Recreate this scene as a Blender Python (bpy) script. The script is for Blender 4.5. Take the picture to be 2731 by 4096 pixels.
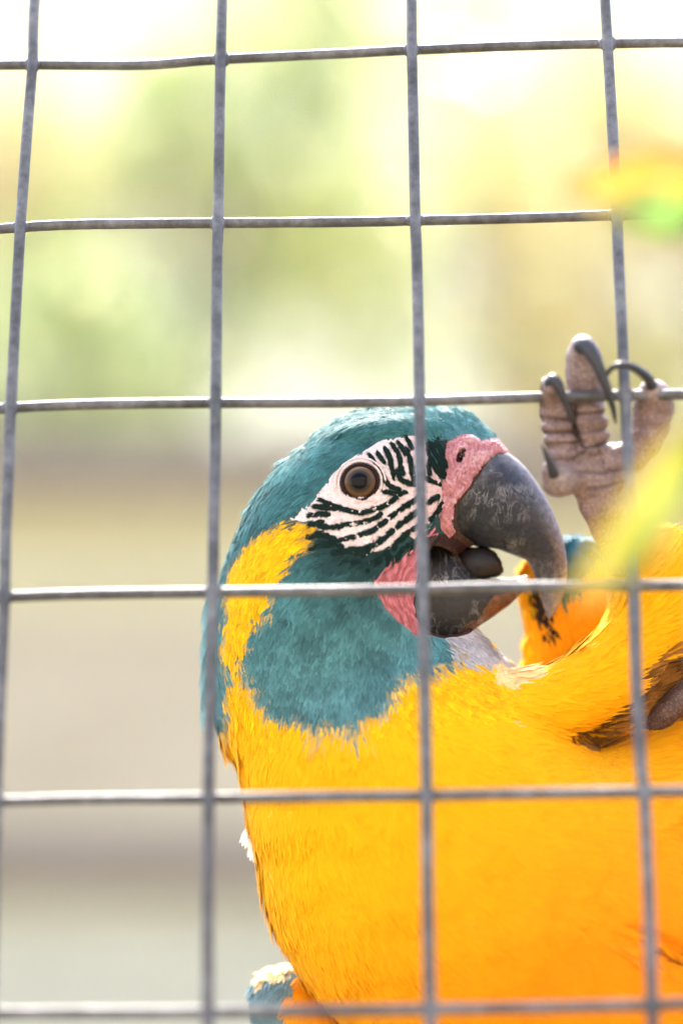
import bpy, math, random
import numpy as np
from mathutils import Matrix, Vector

rng = np.random.default_rng(7)
random.seed(7)
for o in list(bpy.data.objects):
    bpy.data.objects.remove(o)
SC = bpy.context.scene
COL = SC.collection

# ------------------------------------------------------------------ camera
PITCH = math.radians(12.0)
CAM = np.array([0.0, 0.0, 1.45])
RIGHT = np.array([1.0, 0.0, 0.0])
UP = np.array([0.0, -math.sin(PITCH), math.cos(PITCH)])
FWD = np.array([0.0, math.cos(PITCH), math.sin(PITCH)])
FPX = 85.0 / 36.0 * 4096.0          # focal length of the 85 mm lens, in picture units
CX, CY = 1365.5, 2048.0
D0 = 0.950                          # distance of the bird's mid plane
cam = bpy.data.cameras.new('camera')
cam.lens = 85.0
cam.sensor_fit = 'VERTICAL'
cam.sensor_height = 36.0
cam.sensor_width = 24.0
cam.clip_start = 0.02
cam.clip_end = 3000.0
cam.dof.use_dof = True
cam.dof.focus_distance = 0.925
cam.dof.aperture_fstop = 2.2
camo = bpy.data.objects.new('camera', cam)
camo.location = CAM
camo.rotation_euler = (math.pi / 2 + PITCH, 0, 0)
COL.objects.link(camo)
SC.camera = camo

# ------------------------------------------------------------------ sky and sun (behind the bird, high: back light)
SUN_EL, SUN_AZ = math.radians(56.0), math.radians(8.0)      # azimuth measured from +Y towards -X
world = bpy.data.worlds.new('World')
SC.world = world
world.use_nodes = True
nt = world.node_tree
nt.nodes.clear()
sky = nt.nodes.new('ShaderNodeTexSky')
sky.sky_type = 'NISHITA'
sky.sun_disc = False
sky.sun_elevation = SUN_EL
sky.sun_rotation = -SUN_AZ
sky.air_density = 1.0
sky.dust_density = 4.0
sky.ozone_density = 0.6
bg = nt.nodes.new('ShaderNodeBackground')
bg.inputs['Strength'].default_value = 0.15
wo = nt.nodes.new('ShaderNodeOutputWorld')
nt.links.new(sky.outputs[0], bg.inputs[0])
nt.links.new(bg.outputs[0], wo.inputs[0])
sun = bpy.data.lights.new('sun', 'SUN')
sun.energy = 2.0
sun.angle = math.radians(14.0)
sun.color = (1.0, 0.95, 0.86)
suno = bpy.data.objects.new('sun', sun)
sd = Vector((-math.sin(SUN_AZ) * math.cos(SUN_EL), math.cos(SUN_AZ) * math.cos(SUN_EL), math.sin(SUN_EL)))
suno.rotation_euler = sd.to_track_quat('Z', 'Y').to_euler()
suno.location = (0, 0, 20)
COL.objects.link(suno)
SC.view_settings.view_transform = 'Standard'
SC.view_settings.look = 'None'
SC.view_settings.gamma = 1.0
SC.view_settings.exposure = 2.82
SC.view_settings.use_curve_mapping = False
SC.render.engine = 'CYCLES'
SC.cycles.use_denoising = True
SC.cycles.max_bounces = 5
SC.cycles.diffuse_bounces = 3
SC.cycles.use_adaptive_sampling = True
SC.cycles.adaptive_threshold = 0.02
SC.cycles.transparent_max_bounces = 8
SC.cycles.sample_clamp_indirect = 6.0

# ------------------------------------------------------------------ helpers
def lin(r, g, b):
    f = lambda c: (c / 255.0) / 12.92 if c / 255.0 <= 0.04045 else (((c / 255.0) + 0.055) / 1.055) ** 2.4
    return np.array([f(r), f(g), f(b)])

def at_depth(px, py, depth):
    x = (px - CX) / FPX * depth
    y = (CY - py) / FPX * depth
    return CAM + RIGHT * x + UP * y + FWD * depth

def tag(o, label=None, cat=None, group=None, kind=None):
    if label: o['label'] = label
    if cat: o['category'] = cat
    if group: o['group'] = group
    if kind: o['kind'] = kind
    return o

def empty(name, mat=None):
    o = bpy.data.objects.new(name, None)
    o.empty_display_size = 0.05
    COL.objects.link(o)
    if mat is not None:
        o.matrix_world = mat
    return o

def mesh_arrays(name, verts, faces, material, parent=None, col=None, nrm=None, smooth=True):
    """faces: (n,3) or (n,4) int array"""
    verts = np.asarray(verts, np.float32)
    faces = np.asarray(faces, np.int32)
    me = bpy.data.meshes.new(name)
    nf, k = faces.shape
    me.vertices.add(len(verts)); me.vertices.foreach_set('co', verts.ravel())
    me.loops.add(nf * k); me.loops.foreach_set('vertex_index', faces.ravel())
    me.polygons.add(nf)
    me.polygons.foreach_set('loop_start', np.arange(0, nf * k, k, dtype=np.int32))
    me.polygons.foreach_set('loop_total', np.full(nf, k, np.int32))
    me.polygons.foreach_set('use_smooth', np.full(nf, smooth, bool))
    if col is not None:
        ca = me.color_attributes.new('Col', 'FLOAT_COLOR', 'POINT')
        c4 = np.ones((len(verts), 4), np.float32); c4[:, :3] = col
        ca.data.foreach_set('color', c4.ravel())
    me.update(calc_edges=True)
    if nrm is not None:
        at = me.attributes.new('custom_normal', 'FLOAT_VECTOR', 'POINT')
        at.data.foreach_set('vector', np.asarray(nrm, np.float32).ravel())
        me.update()
    me.materials.append(material)
    o = bpy.data.objects.new(name, me)
    COL.objects.link(o)
    if parent is not None:
        o.parent = parent
    return o

def catmull(pts, n):
    pts = np.asarray(pts, float)
    P = np.vstack([2 * pts[0] - pts[1], pts, 2 * pts[-1] - pts[-2]])
    out = []
    for i in range(1, len(P) - 2):
        for t in np.linspace(0, 1, n, endpoint=False):
            a, b, c, d = P[i - 1], P[i], P[i + 1], P[i + 2]
            out.append(0.5 * ((2 * b) + (-a + c) * t + (2 * a - 5 * b + 4 * c - d) * t ** 2 + (-a + 3 * b - 3 * c + d) * t ** 3))
    out.append(P[-2])
    return np.array(out)

def tube_arrays(path, radii, sides=12, flat=1.0, ref=None):
    path = np.asarray(path, float); n = len(path)
    radii = np.broadcast_to(np.asarray(radii, float), (n,))
    T = np.gradient(path, axis=0); T /= np.linalg.norm(T, axis=1)[:, None] + 1e-12
    r = np.array([0.1, 0.2, 1.0]) if ref is None else np.asarray(ref, float)
    V = []
    for i in range(n):
        b = np.cross(T[i], r); b /= np.linalg.norm(b) + 1e-12
        c = np.cross(b, T[i])
        for k in range(sides):
            a = 2 * math.pi * k / sides
            V.append(path[i] + radii[i] * (math.cos(a) * b * flat + math.sin(a) * c))
    F = []
    for i in range(n - 1):
        for k in range(sides):
            k2 = (k + 1) % sides
            F.append((i * sides + k, i * sides + k2, (i + 1) * sides + k2, (i + 1) * sides + k))
    V = np.array(V); F = np.array(F)
    # caps: end fans as degenerate quads around centre points
    c0, c1 = len(V), len(V) + 1
    V = np.vstack([V, path[0], path[-1]])
    cap = []
    for k in range(0, sides, 2):
        cap.append((c0, (k + 2) % sides, (k + 1) % sides, k))
        b = (n - 1) * sides
        cap.append((c1, b + k, b + (k + 1) % sides, b + (k + 2) % sides))
    return V, np.vstack([F, np.array(cap)])

def surface_nets(F, org, h):
    """zero surface of the 3-D array F (negative inside) as quads"""
    s = F < 0
    nx, ny, nz = F.shape
    cs = [(i, j, k) for i in (0, 1) for j in (0, 1) for k in (0, 1)]
    sl = lambda c: tuple(slice(c[a], F.shape[a] - 1 + c[a]) for a in range(3))
    cnt = np.zeros((nx - 1, ny - 1, nz - 1), np.uint8)
    for c in cs: cnt += s[sl(c)]
    act = (cnt > 0) & (cnt < 8)
    idx = np.full(act.shape, -1, np.int64)
    A = np.argwhere(act); idx[act] = np.arange(len(A))
    acc = np.zeros((len(A), 3)); num = np.zeros(len(A))
    val = {c: F[A[:, 0] + c[0], A[:, 1] + c[1], A[:, 2] + c[2]] for c in cs}
    for a in cs:
        for ax in range(3):
            if a[ax]: continue
            b = list(a); b[ax] = 1; b = tuple(b)
            va, vb = val[a], val[b]
            m = (va < 0) != (vb < 0)
            t = np.where(m, va / np.where(va == vb, 1, va - vb), 0)
            p = np.array(a, float)[None, :].repeat(len(A), 0); p[:, ax] += t
            acc[m] += p[m]; num[m] += 1
    V = np.asarray(org) + (A + acc / num[:, None]) * h
    quads = []
    for ax in range(3):
        o1, o2 = [(1, 2), (2, 0), (0, 1)][ax]
        a = [slice(None)] * 3; b = [slice(None)] * 3
        a[ax] = slice(0, F.shape[ax] - 1); b[ax] = slice(1, F.shape[ax])
        ch = s[tuple(a)] != s[tuple(b)]
        E = np.argwhere(ch)
        ok = (E[:, o1] > 0) & (E[:, o2] > 0) & (E[:, o1] < F.shape[o1] - 1) & (E[:, o2] < F.shape[o2] - 1)
        E = E[ok]
        ins = s[E[:, 0], E[:, 1], E[:, 2]]
        def g(d1, d2):
            Q = E.copy(); Q[:, o1] -= d1; Q[:, o2] -= d2
            return idx[Q[:, 0], Q[:, 1], Q[:, 2]]
        q = np.stack([g(1, 1), g(0, 1), g(0, 0), g(1, 0)], 1)
        q[~ins] = q[~ins][:, ::-1]
        quads.append(q)
    return V, np.vstack(quads)

def vnormals(V, Q):
    n = np.cross(V[Q[:, 2]] - V[Q[:, 0]], V[Q[:, 3]] - V[Q[:, 1]])
    N = np.zeros_like(V)
    for k in range(4): np.add.at(N, Q[:, k], n)
    return N / (np.linalg.norm(N, axis=1)[:, None] + 1e-9)

def in_poly(x, y, poly):
    poly = np.asarray(poly, float)
    r = np.zeros(np.shape(x), bool)
    x0, y0 = poly[-1]
    for x1, y1 in poly:
        c = ((y1 > y) != (y0 > y)) & (x < (x0 - x1) * (y - y1) / ((y0 - y1) if y0 != y1 else 1e-9) + x1)
        r ^= c
        x0, y0 = x1, y1
    return r

def seg_dist(x, y, pts, closed=False):
    pts = np.asarray(pts, float)
    d = np.full(np.shape(x), 1e9)
    n = len(pts)
    for i in range(n if closed else n - 1):
        a, b = pts[i], pts[(i + 1) % n]
        e = b - a; L = e @ e + 1e-9
        t = np.clip(((x - a[0]) * e[0] + (y - a[1]) * e[1]) / L, 0, 1)
        d = np.minimum(d, np.hypot(x - a[0] - t * e[0], y - a[1] - t * e[1]))
    return d

def poly_sdf(x, y, poly):
    d = seg_dist(x, y, poly, True)
    return np.where(in_poly(x, y, poly), -d, d)

def smin(a, b, k):
    h = np.clip(0.5 + 0.5 * (b - a) / k, 0, 1)
    return b * (1 - h) + a * h - k * h * (1 - h)

def poisson(mask, h):
    """-laplace(u)=1 inside the mask, zero outside; coarse to fine"""
    def relax(u, m, hh, it):
        for _ in range(it):
            n = 0.25 * (u[:-2, 1:-1] + u[2:, 1:-1] + u[1:-1, :-2] + u[1:-1, 2:] + hh * hh)
            u[1:-1, 1:-1] = np.where(m[1:-1, 1:-1], n, 0)
        return u
    u = None
    for f, it in ((8, 600), (4, 400), (2, 250), (1, 150)):
        m = mask[::f, ::f]
        if u is None:
            u = np.zeros(m.shape)
        else:
            u = np.repeat(np.repeat(u, 2, 0), 2, 1)[:m.shape[0], :m.shape[1]]
            if u.shape != m.shape:
                w = np.zeros(m.shape); w[:u.shape[0], :u.shape[1]] = u; u = w
            u = np.where(m, u, 0)
        u = relax(u, m, h * f, it)
    return u

# ------------------------------------------------------------------ materials
def new_mat(name):
    m = bpy.data.materials.new(name); m.use_nodes = True
    n = m.node_tree; n.nodes.clear()
    out = n.nodes.new('ShaderNodeOutputMaterial')
    p = n.nodes.new('ShaderNodeBsdfPrincipled')
    n.links.new(p.outputs[0], out.inputs[0])
    return m, n, p, out

def node(n, t, **kw):
    x = n.nodes.new(t)
    for k, v in kw.items():
        if k in x.inputs: x.inputs[k].default_value = v
        else: setattr(x, k, v)
    return x

def ramp(n, fac, stops):
    r = n.nodes.new('ShaderNodeValToRGB')
    e = r.color_ramp.elements
    e[0].position, e[0].color = stops[0][0], (*stops[0][1], 1)
    e[1].position, e[1].color = stops[-1][0], (*stops[-1][1], 1)
    for p, c in stops[1:-1]:
        q = e.new(p); q.color = (*c, 1)
    n.links.new(fac, r.inputs[0])
    return r

def bump(n, p, height, strength, dist):
    b = node(n, 'ShaderNodeBump')
    b.inputs['Strength'].default_value = strength
    b.inputs['Distance'].default_value = dist
    n.links.new(height, b.inputs['Height'])
    n.links.new(b.outputs[0], p.inputs['Normal'])
    return b

def objcoord(n, scale=(1, 1, 1)):
    t = n.nodes.new('ShaderNodeTexCoord')
    mp = n.nodes.new('ShaderNodeMapping')
    mp.inputs['Scale'].default_value = scale
    n.links.new(t.outputs['Object'], mp.inputs['Vector'])
    return mp.outputs[0]

def noise(n, vec, scale, detail=4.0, rough=0.6, dist=0.0):
    x = n.nodes.new('ShaderNodeTexNoise')
    x.inputs['Scale'].default_value = scale
    x.inputs['Detail'].default_value = detail
    x.inputs['Roughness'].default_value = rough
    x.inputs['Distortion'].default_value = dist
    n.links.new(vec, x.inputs['Vector'])
    return x

def mat_feather(name, trans=0.22):
    m, n, p, out = new_mat(name)
    a = node(n, 'ShaderNodeVertexColor', layer_name='Col')
    n.links.new(a.outputs[0], p.inputs['Base Color'])
    p.inputs['Roughness'].default_value = 0.7
    p.inputs['Specular IOR Level'].default_value = 0.15
    p.inputs['Sheen Weight'].default_value = 0.04
    p.inputs['Sheen Roughness'].default_value = 0.4
    tr = node(n, 'ShaderNodeBsdfTranslucent')
    n.links.new(a.outputs[0], tr.inputs[0])
    mx = node(n, 'ShaderNodeMixShader'); mx.inputs[0].default_value = trans
    n.links.new(p.outputs[0], mx.inputs[1]); n.links.new(tr.outputs[0], mx.inputs[2])
    n.links.new(mx.outputs[0], out.inputs[0])
    return m

def mat_body():
    m, n, p, out = new_mat('bird_skin')
    a = node(n, 'ShaderNodeVertexColor', layer_name='Col')
    v = objcoord(n)
    nz = noise(n, v, 330.0, 6.0, 0.7, 0.8)
    mx = node(n, 'ShaderNodeMix', data_type='RGBA', blend_type='MULTIPLY')
    mx.inputs[0].default_value = 0.65
    r = ramp(n, nz.outputs[0], [(0.32, (0.70, 0.50, 0.49)), (0.52, (1, 0.98, 0.98))])
    n.links.new(a.outputs[0], mx.inputs[6]); n.links.new(r.outputs[0], mx.inputs[7])
    n.links.new(mx.outputs[2], p.inputs['Base Color'])
    p.inputs['Roughness'].default_value = 0.62
    p.inputs['Specular IOR Level'].default_value = 0.22
    p.inputs['Subsurface Weight'].default_value = 0.0
    p.inputs['Subsurface Radius'].default_value = (0.002, 0.0008, 0.0005)
    p.inputs['Subsurface Scale'].default_value = 1.0
    n2 = noise(n, v, 520.0, 4.0, 0.6, 1.2)
    bump(n, p, n2.outputs[0], 0.8, 0.0015)
    return m

def mat_scaly():
    m, n, p, out = new_mat('foot_skin')
    a = node(n, 'ShaderNodeVertexColor', layer_name='Col')
    v = objcoord(n)
    vo = n.nodes.new('ShaderNodeTexVoronoi'); vo.feature = 'DISTANCE_TO_EDGE'
    vo.inputs['Scale'].default_value = 620.0
    n.links.new(v, vo.inputs['Vector'])
    r = ramp(n, vo.outputs['Distance'], [(0.0, (0.45, 0.36, 0.33)), (0.16, (1.05, 1.03, 1.02)), (0.5, (1.25, 1.22, 1.2))])
    nz = noise(n, v, 140.0, 4.0)
    r2 = ramp(n, nz.outputs[0], [(0.35, (0.75, 0.7, 0.68)), (0.65, (1.15, 1.15, 1.15))])
    m1 = node(n, 'ShaderNodeMix', data_type='RGBA', blend_type='MULTIPLY'); m1.inputs[0].default_value = 0.9
    m2 = node(n, 'ShaderNodeMix', data_type='RGBA', blend_type='MULTIPLY'); m2.inputs[0].default_value = 1.0
    n.links.new(a.outputs[0], m1.inputs[6]); n.links.new(r.outputs[0], m1.inputs[7])
    n.links.new(m1.outputs[2], m2.inputs[6]); n.links.new(r2.outputs[0], m2.inputs[7])
    n.links.new(m2.outputs[2], p.inputs['Base Color'])
    p.inputs['Roughness'].default_value = 0.5
    bump(n, p, vo.outputs['Distance'], 0.5, 0.0008)
    return m

def mat_horn():
    m, n, p, out = new_mat('beak_horn')
    a = node(n, 'ShaderNodeVertexColor', layer_name='Col')
    v = objcoord(n)
    # pale scuffs: thin bands of a stretched, distorted noise, patchy
    n1 = noise(n, objcoord(n, (1.7, 0.75, 1.2)), 95.0, 5.0, 0.66, 1.3)
    s1 = ramp(n, n1.outputs[0], [(0.455, (0, 0, 0)), (0.50, (1, 1, 1)), (0.545, (0, 0, 0))])
    n2 = noise(n, v, 70.0, 3.0, 0.6)
    s2 = ramp(n, n2.outputs[0], [(0.45, (0, 0, 0)), (0.68, (1, 1, 1))])
    mul = node(n, 'ShaderNodeMath', operation='MULTIPLY')
    n.links.new(s1.outputs[0], mul.inputs[0]); n.links.new(s2.outputs[0], mul.inputs[1])
    n3 = noise(n, v, 420.0, 4.0, 0.7)
    s3 = ramp(n, n3.outputs[0], [(0.35, (0.5, 0.5, 0.5)), (0.75, (1.6, 1.55, 1.5))])
    base = node(n, 'ShaderNodeMix', data_type='RGBA', blend_type='MULTIPLY'); base.inputs[0].default_value = 1.0
    n.links.new(a.outputs[0], base.inputs[6]); n.links.new(s3.outputs[0], base.inputs[7])
    mx = node(n, 'ShaderNodeMix', data_type='RGBA')
    sc = node(n, 'ShaderNodeMath', operation='MULTIPLY'); sc.inputs[1].default_value = 0.7
    n.links.new(mul.outputs[0], sc.inputs[0]); n.links.new(sc.outputs[0], mx.inputs[0])
    n.links.new(base.outputs[2], mx.inputs[6])
    mx.inputs[7].default_value = (0.34, 0.33, 0.32, 1)
    n.links.new(mx.outputs[2], p.inputs['Base Color'])
    p.inputs['Specular IOR Level'].default_value = 0.35
    rr = ramp(n, n2.outputs[0], [(0.3, (0.34, 0.34, 0.34)), (0.7, (0.5, 0.5, 0.5))])
    n.links.new(rr.outputs[0], p.inputs['Roughness'])
    ad = node(n, 'ShaderNodeMath', operation='ADD')
    n.links.new(mul.outputs[0], ad.inputs[0]); n.links.new(n3.outputs[0], ad.inputs[1])
    bump(n, p, ad.outputs[0], 0.35, 0.0006)
    return m

def mat_simple(name, col, rough=0.5, coat=0.0, spec=0.5, bscale=None, bstr=0.3, bdist=0.001, var=0.0):
    m, n, p, out = new_mat(name)
    p.inputs['Roughness'].default_value = rough
    p.inputs['Coat Weight'].default_value = coat
    p.inputs['Coat Roughness'].default_value = 0.02
    p.inputs['Specular IOR Level'].default_value = spec
    v = objcoord(n)
    if var > 0:
        z = noise(n, v, bscale or 30.0, 5.0)
        c = np.array(col)
        r = ramp(n, z.outputs[0], [(0.25, tuple(c * (1 - var))), (0.75, tuple(np.minimum(c * (1 + var), 1)))])
        n.links.new(r.outputs[0], p.inputs['Base Color'])
    else:
        p.inputs['Base Color'].default_value = (*col, 1)
    if bscale:
        z2 = noise(n, v, bscale, 5.0)
        bump(n, p, z2.outputs[0], bstr, bdist)
    return m

def mat_iris():
    m, n, p, out = new_mat('iris')
    t = n.nodes.new('ShaderNodeTexCoord')
    sx = n.nodes.new('ShaderNodeSeparateXYZ'); n.links.new(t.outputs['Object'], sx.inputs[0])
    a = node(n, 'ShaderNodeMath', operation='POWER'); a.inputs[1].default_value = 2
    b = node(n, 'ShaderNodeMath', operation='POWER'); b.inputs[1].default_value = 2
    n.links.new(sx.outputs[0], a.inputs[0]); n.links.new(sx.outputs[1], b.inputs[0])
    s = node(n, 'ShaderNodeMath', operation='ADD'); n.links.new(a.outputs[0], s.inputs[0]); n.links.new(b.outputs[0], s.inputs[1])
    q = node(n, 'ShaderNodeMath', operation='SQRT'); n.links.new(s.outputs[0], q.inputs[0])
    d = node(n, 'ShaderNodeMath', operation='DIVIDE'); d.inputs[1].default_value = 64 * D0 / FPX
    n.links.new(q.outputs[0], d.inputs[0])
    r = ramp(n, d.outputs[0], [(0.44, (0.010, 0.008, 0.008)), (0.52, (0.022, 0.017, 0.014)), (0.68, (0.055, 0.038, 0.023)),
                               (0.80, (0.115, 0.06, 0.024)), (0.90, (0.09, 0.044, 0.018)), (1.0, (0.012, 0.006, 0.005))])
    n.links.new(r.outputs[0], p.inputs['Base Color'])
    p.inputs['Roughness'].default_value = 0.5
    p.inputs['Specular IOR Level'].default_value = 0.0
    p.inputs['Coat Weight'].default_value = 0.4
    p.inputs['Coat IOR'].default_value = 1.4
    p.inputs['Coat Roughness'].default_value = 0.015
    return m

def mat_wire():
    m, n, p, out = new_mat('galvanised_wire')
    v = objcoord(n)
    t = noise(n, v, 260.0, 5.0, 0.65)
    t2 = noise(n, v, 45.0, 4.0, 0.6)
    r = ramp(n, t.outputs[0], [(0.3, (0.05, 0.048, 0.049)), (0.7, (0.135, 0.131, 0.133))])
    r2 = ramp(n, t2.outputs[0], [(0.32, (0.5, 0.48, 0.46)), (0.5, (0.95, 0.95, 0.95)), (0.72, (1.5, 1.5, 1.5))])
    mx = node(n, 'ShaderNodeMix', data_type='RGBA', blend_type='MULTIPLY'); mx.inputs[0].default_value = 1.0
    n.links.new(r.outputs[0], mx.inputs[6]); n.links.new(r2.outputs[0], mx.inputs[7])
    n.links.new(mx.outputs[2], p.inputs['Base Color'])
    p.inputs['Metallic'].default_value = 0.2
    p.inputs['Roughness'].default_value = 0.5
    t3 = noise(n, v, 700.0, 4.0)
    bump(n, p, t3.outputs[0], 0.35, 0.0006)
    return m

def mat_leaf(name, c1, c2, trans=0.5, scale=3.0):
    m, n, p, out = new_mat(name)
    a = node(n, 'ShaderNodeVertexColor', layer_name='Col')
    n.links.new(a.outputs[0], p.inputs['Base Color'])
    p.inputs['Roughness'].default_value = 0.05
    p.inputs['Specular IOR Level'].default_value = 1.0
    tr = node(n, 'ShaderNodeBsdfTranslucent')
    g = node(n, 'ShaderNodeMix', data_type='RGBA', blend_type='MULTIPLY'); g.inputs[0].default_value = 1.0
    g.inputs[7].default_value = (1.25, 1.3, 1.15, 1)
    n.links.new(a.outputs[0], g.inputs[6]); n.links.new(g.outputs[2], tr.inputs[0])
    mx = node(n, 'ShaderNodeMixShader'); mx.inputs[0].default_value = trans
    n.links.new(p.outputs[0], mx.inputs[1]); n.links.new(tr.outputs[0], mx.inputs[2])
    n.links.new(mx.outputs[0], out.inputs[0])
    return m

def mat_wood(name, c1, c2):
    m, n, p, out = new_mat(name)
    v = objcoord(n, (1.0, 6.0, 9.0))
    z = noise(n, v, 2.2, 7.0, 0.65, 0.8)
    r = ramp(n, z.outputs[0], [(0.3, c1), (0.7, c2)])
    n.links.new(r.outputs[0], p.inputs['Base Color'])
    p.inputs['Roughness'].default_value = 0.85
    bump(n, p, z.outputs[0], 0.4, 0.006)
    return m

M_FEATHER = mat_feather('feather')
M_BODY = mat_body()
M_HORN = mat_horn()
M_WIRE = mat_wire()
M_IRIS = mat_iris()
M_PUPIL = mat_simple('pupil', (0.002, 0.002, 0.003), 0.5, 0.4, 0.0)
M_PUPIL.node_tree.nodes['Principled BSDF'].inputs['Coat IOR'].default_value = 1.4
M_LID = mat_simple('eyelid_skin', (0.02, 0.009, 0.008), 0.7, 0.0, 0.15, 900.0, 0.6, 0.001, 0.5)
M_TONGUE = mat_simple('tongue_skin', (0.012, 0.009, 0.009), 0.45, 0.0, 0.3, 300.0, 0.3, 0.001, 0.3)
M_CLAW = mat_simple('claw_horn', (0.022, 0.021, 0.025), 0.38, 0.0, 0.4, 220.0, 0.2, 0.0005, 0.45)
# ------------------------------------------------------------------ the macaw
# modelled in units of 0.098 mm on the bird's own mid plane (x right, y up, z towards the viewer)
S0 = D0 / FPX
bird_m = Matrix(((1, 0, 0, 0), (0, UP[1], -FWD[1], 0), (0, UP[2], -FWD[2], 0), (0, 0, 0, 1)))
ctr = CAM + FWD * D0
bird_m.translation = Vector(ctr)
macaw = empty('macaw', bird_m)
tag(macaw, 'blue and yellow macaw with striped white face clinging behind the wire mesh', 'macaw')

def sc_poly(poly, z):
    k = 1 - z / FPX
    return np.array([((x - CX) * k, (CY - y) * k) for x, y in poly])

def loc(px, py, z):
    k = 1 - z / FPX
    return np.array([(px - CX) * k, (CY - py) * k, z])

def to_px(V):
    k = FPX / (FPX - V[..., 2])
    return CX + V[..., 0] * k, CY - V[..., 1] * k

HEAD = [(2028,1799),(1993,1755),(1940,1699),(1888,1651),(1845,1628),(1740,1615),(1600,1614),(1453,1632),(1366,1666),(1289,1714),(1220,1775),
        (1133,1846),(1063,1924),(1002,2020),(943,2146),(908,2242),(880,2337),(862,2420),(850,2500),(843,2600),(842,2700),(852,2850),(885,2960),
        (960,3060),(1150,3120),(1400,3110),(1700,2950),(2000,2760),(2064,2668),(2008,2620),(1957,2569),(1906,2508),(1850,2450),(1840,2350),
        (1800,2240),(1850,2205),(1900,2180),(1980,2080),(2020,1950),(2052,1850)]
TORSO = [(930,2900),(954,3072),(985,3246),(1026,3420),(1045,3551),(1080,3682),(1133,3786),(1211,3908),(1316,4039),(1400,4110),(1700,4350),
         (2200,4600),(2800,4600),(3250,4300),(3400,3800),(3300,3200),(3000,2880),(2731,2870),(2560,2930),(2380,2985),(2250,2900),(2130,2700),
         (2064,2670),(1957,2575),(1890,2515),(1750,2450),(1450,2400),(1150,2450),(1000,2600),(940,2750)]
THIGH = [(2064,2672),(2123,2689),(2218,2647),(2298,2599),(2351,2557),(2393,2504),(2425,2440),(2432,2371),(2440,2290),(2490,2190),(2550,2145),
         (2620,2133),(2731,2185),(2850,2300),(2900,2450),(2850,2590),(2731,2630),(2620,2670),(2560,2780),(2430,2870),(2280,2930),(2150,2950),
         (1900,2980),(1650,2900),(1850,2720)]
CERE = [(1778,1845),(1784,1773),(1804,1756),(1845,1741),(1886,1741),(1926,1760),(1977,1754),(2010,1764),(2040,1806),(2000,1815),(1957,1834),(1916,1885),
        (1886,1926),(1855,1967),(1824,2008),(1812,2045),(1810,2090),(1820,2125),(1800,2150),(1765,2120),(1752,2059),(1772,2008),(1766,1957),(1770,1906)]
UPPER = [(2034,1807),(2074,1835),(2110,1870),(2151,1927),(2187,1983),(2217,2044),(2243,2110),(2263,2171),(2273,2238),(2276,2304),(2268,2355),(2248,2416),
         (2222,2462),(2202,2488),(2184,2467),(2171,2416),(2156,2365),(2141,2314),(2125,2273),(2105,2243),(2080,2233),(2039,2217),(1998,2202),(1967,2194),
         (1926,2194),(1896,2187),(1865,2166),(1830,2146),(1812,2115),(1804,2074),(1809,2034),(1824,1998),(1855,1957),(1886,1916),(1916,1875),(1957,1824),(1988,1807)]
UPPER_EXT = UPPER[:27] + [(1700,2140),(1560,2040),(1560,1850),(1750,1700),(1950,1740)]
LOWER = [(1722,2171),(1748,2166),(1794,2187),(1830,2212),(1865,2248),(1891,2284),(1916,2304),(1957,2314),(2008,2309),(2059,2309),(2085,2303),(2125,2297),(2118,2322),
         (2108,2345),(2090,2375),(2069,2396),(2039,2427),(1988,2462),(1926,2498),(1875,2529),(1830,2546),(1773,2554),(1728,2544),(1666,2518),(1641,2467),(1633,2416),
         (1638,2340),(1651,2263),(1671,2212)]
LOWER_EXT = [(1722,2120)] + LOWER[1:18] + [(1960,2540),(1850,2650),(1650,2680),(1480,2580),(1430,2400),(1500,2200)]
TONGUE = [(1830,2200),(1900,2188),(1950,2190),(1980,2205),(2003,2243),(2015,2284),(1996,2305),(1960,2312),(1900,2330),(1820,2310)]
EYE = (1443, 1935)

_vg = np.random.default_rng(3).uniform(-1, 1, (256, 256))
def vnoise(x, y, s):
    x = np.asarray(x) / s + 1000.3; y = np.asarray(y) / s + 2000.7
    i = np.floor(x).astype(int); j = np.floor(y).astype(int)
    u = x - i; v = y - j; u = u * u * (3 - 2 * u); v = v * v * (3 - 2 * v)
    g = lambda a, c: _vg[(i + a) % 256, (j + c) % 256]
    return (g(0, 0) * (1 - u) + g(1, 0) * u) * (1 - v) + (g(0, 1) * (1 - u) + g(1, 1) * u) * v

GX0, GX1, GY0, GY1, HV = -620.0, 2100.0, -2620.0, 480.0, 10.0
gx = np.arange(GX0, GX1, HV); gy = np.arange(GY0, GY1, HV); gz = np.arange(-640.0, 760.0, HV)

def inflate(poly, zmid, k, gx, gy, gz, hv, kfun=None, zfun=None):
    P = sc_poly(poly, zmid)
    X, Y = np.meshgrid(gx, gy, indexing='ij')
    m = in_poly(X, Y, P)
    m[0] = m[-1] = False; m[:, 0] = m[:, -1] = False
    u = poisson(m, hv)
    sd = poly_sdf(X, Y, P)
    kk = np.full(X.shape, k) if kfun is None else k * kfun(X, Y)
    zc = np.full(X.shape, float(zmid)) if zfun is None else zmid + zfun(X, Y)
    uu = np.where(m, u, 0)
    hgt = 2 * np.sqrt(uu) * kk
    dz = gz[None, None, :] - zc[:, :, None]
    # implicit F = dz^2/(2k)^2 - u, divided by its gradient length
    k2 = (2 * kk[:, :, None]) ** 2
    gux, guy = np.gradient(uu, hv)
    F = dz ** 2 / k2 - uu[:, :, None]
    G = np.sqrt((2 * dz / k2) ** 2 + (gux ** 2 + guy ** 2)[:, :, None]) + 6.0 / (2 * kk[:, :, None])
    fin = F / G
    out = np.sqrt(np.maximum(sd, 0)[:, :, None] ** 2 + dz ** 2)
    f = np.where(m[:, :, None], fin, np.maximum(out, 0.5))
    return f.astype(np.float32)

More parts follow.
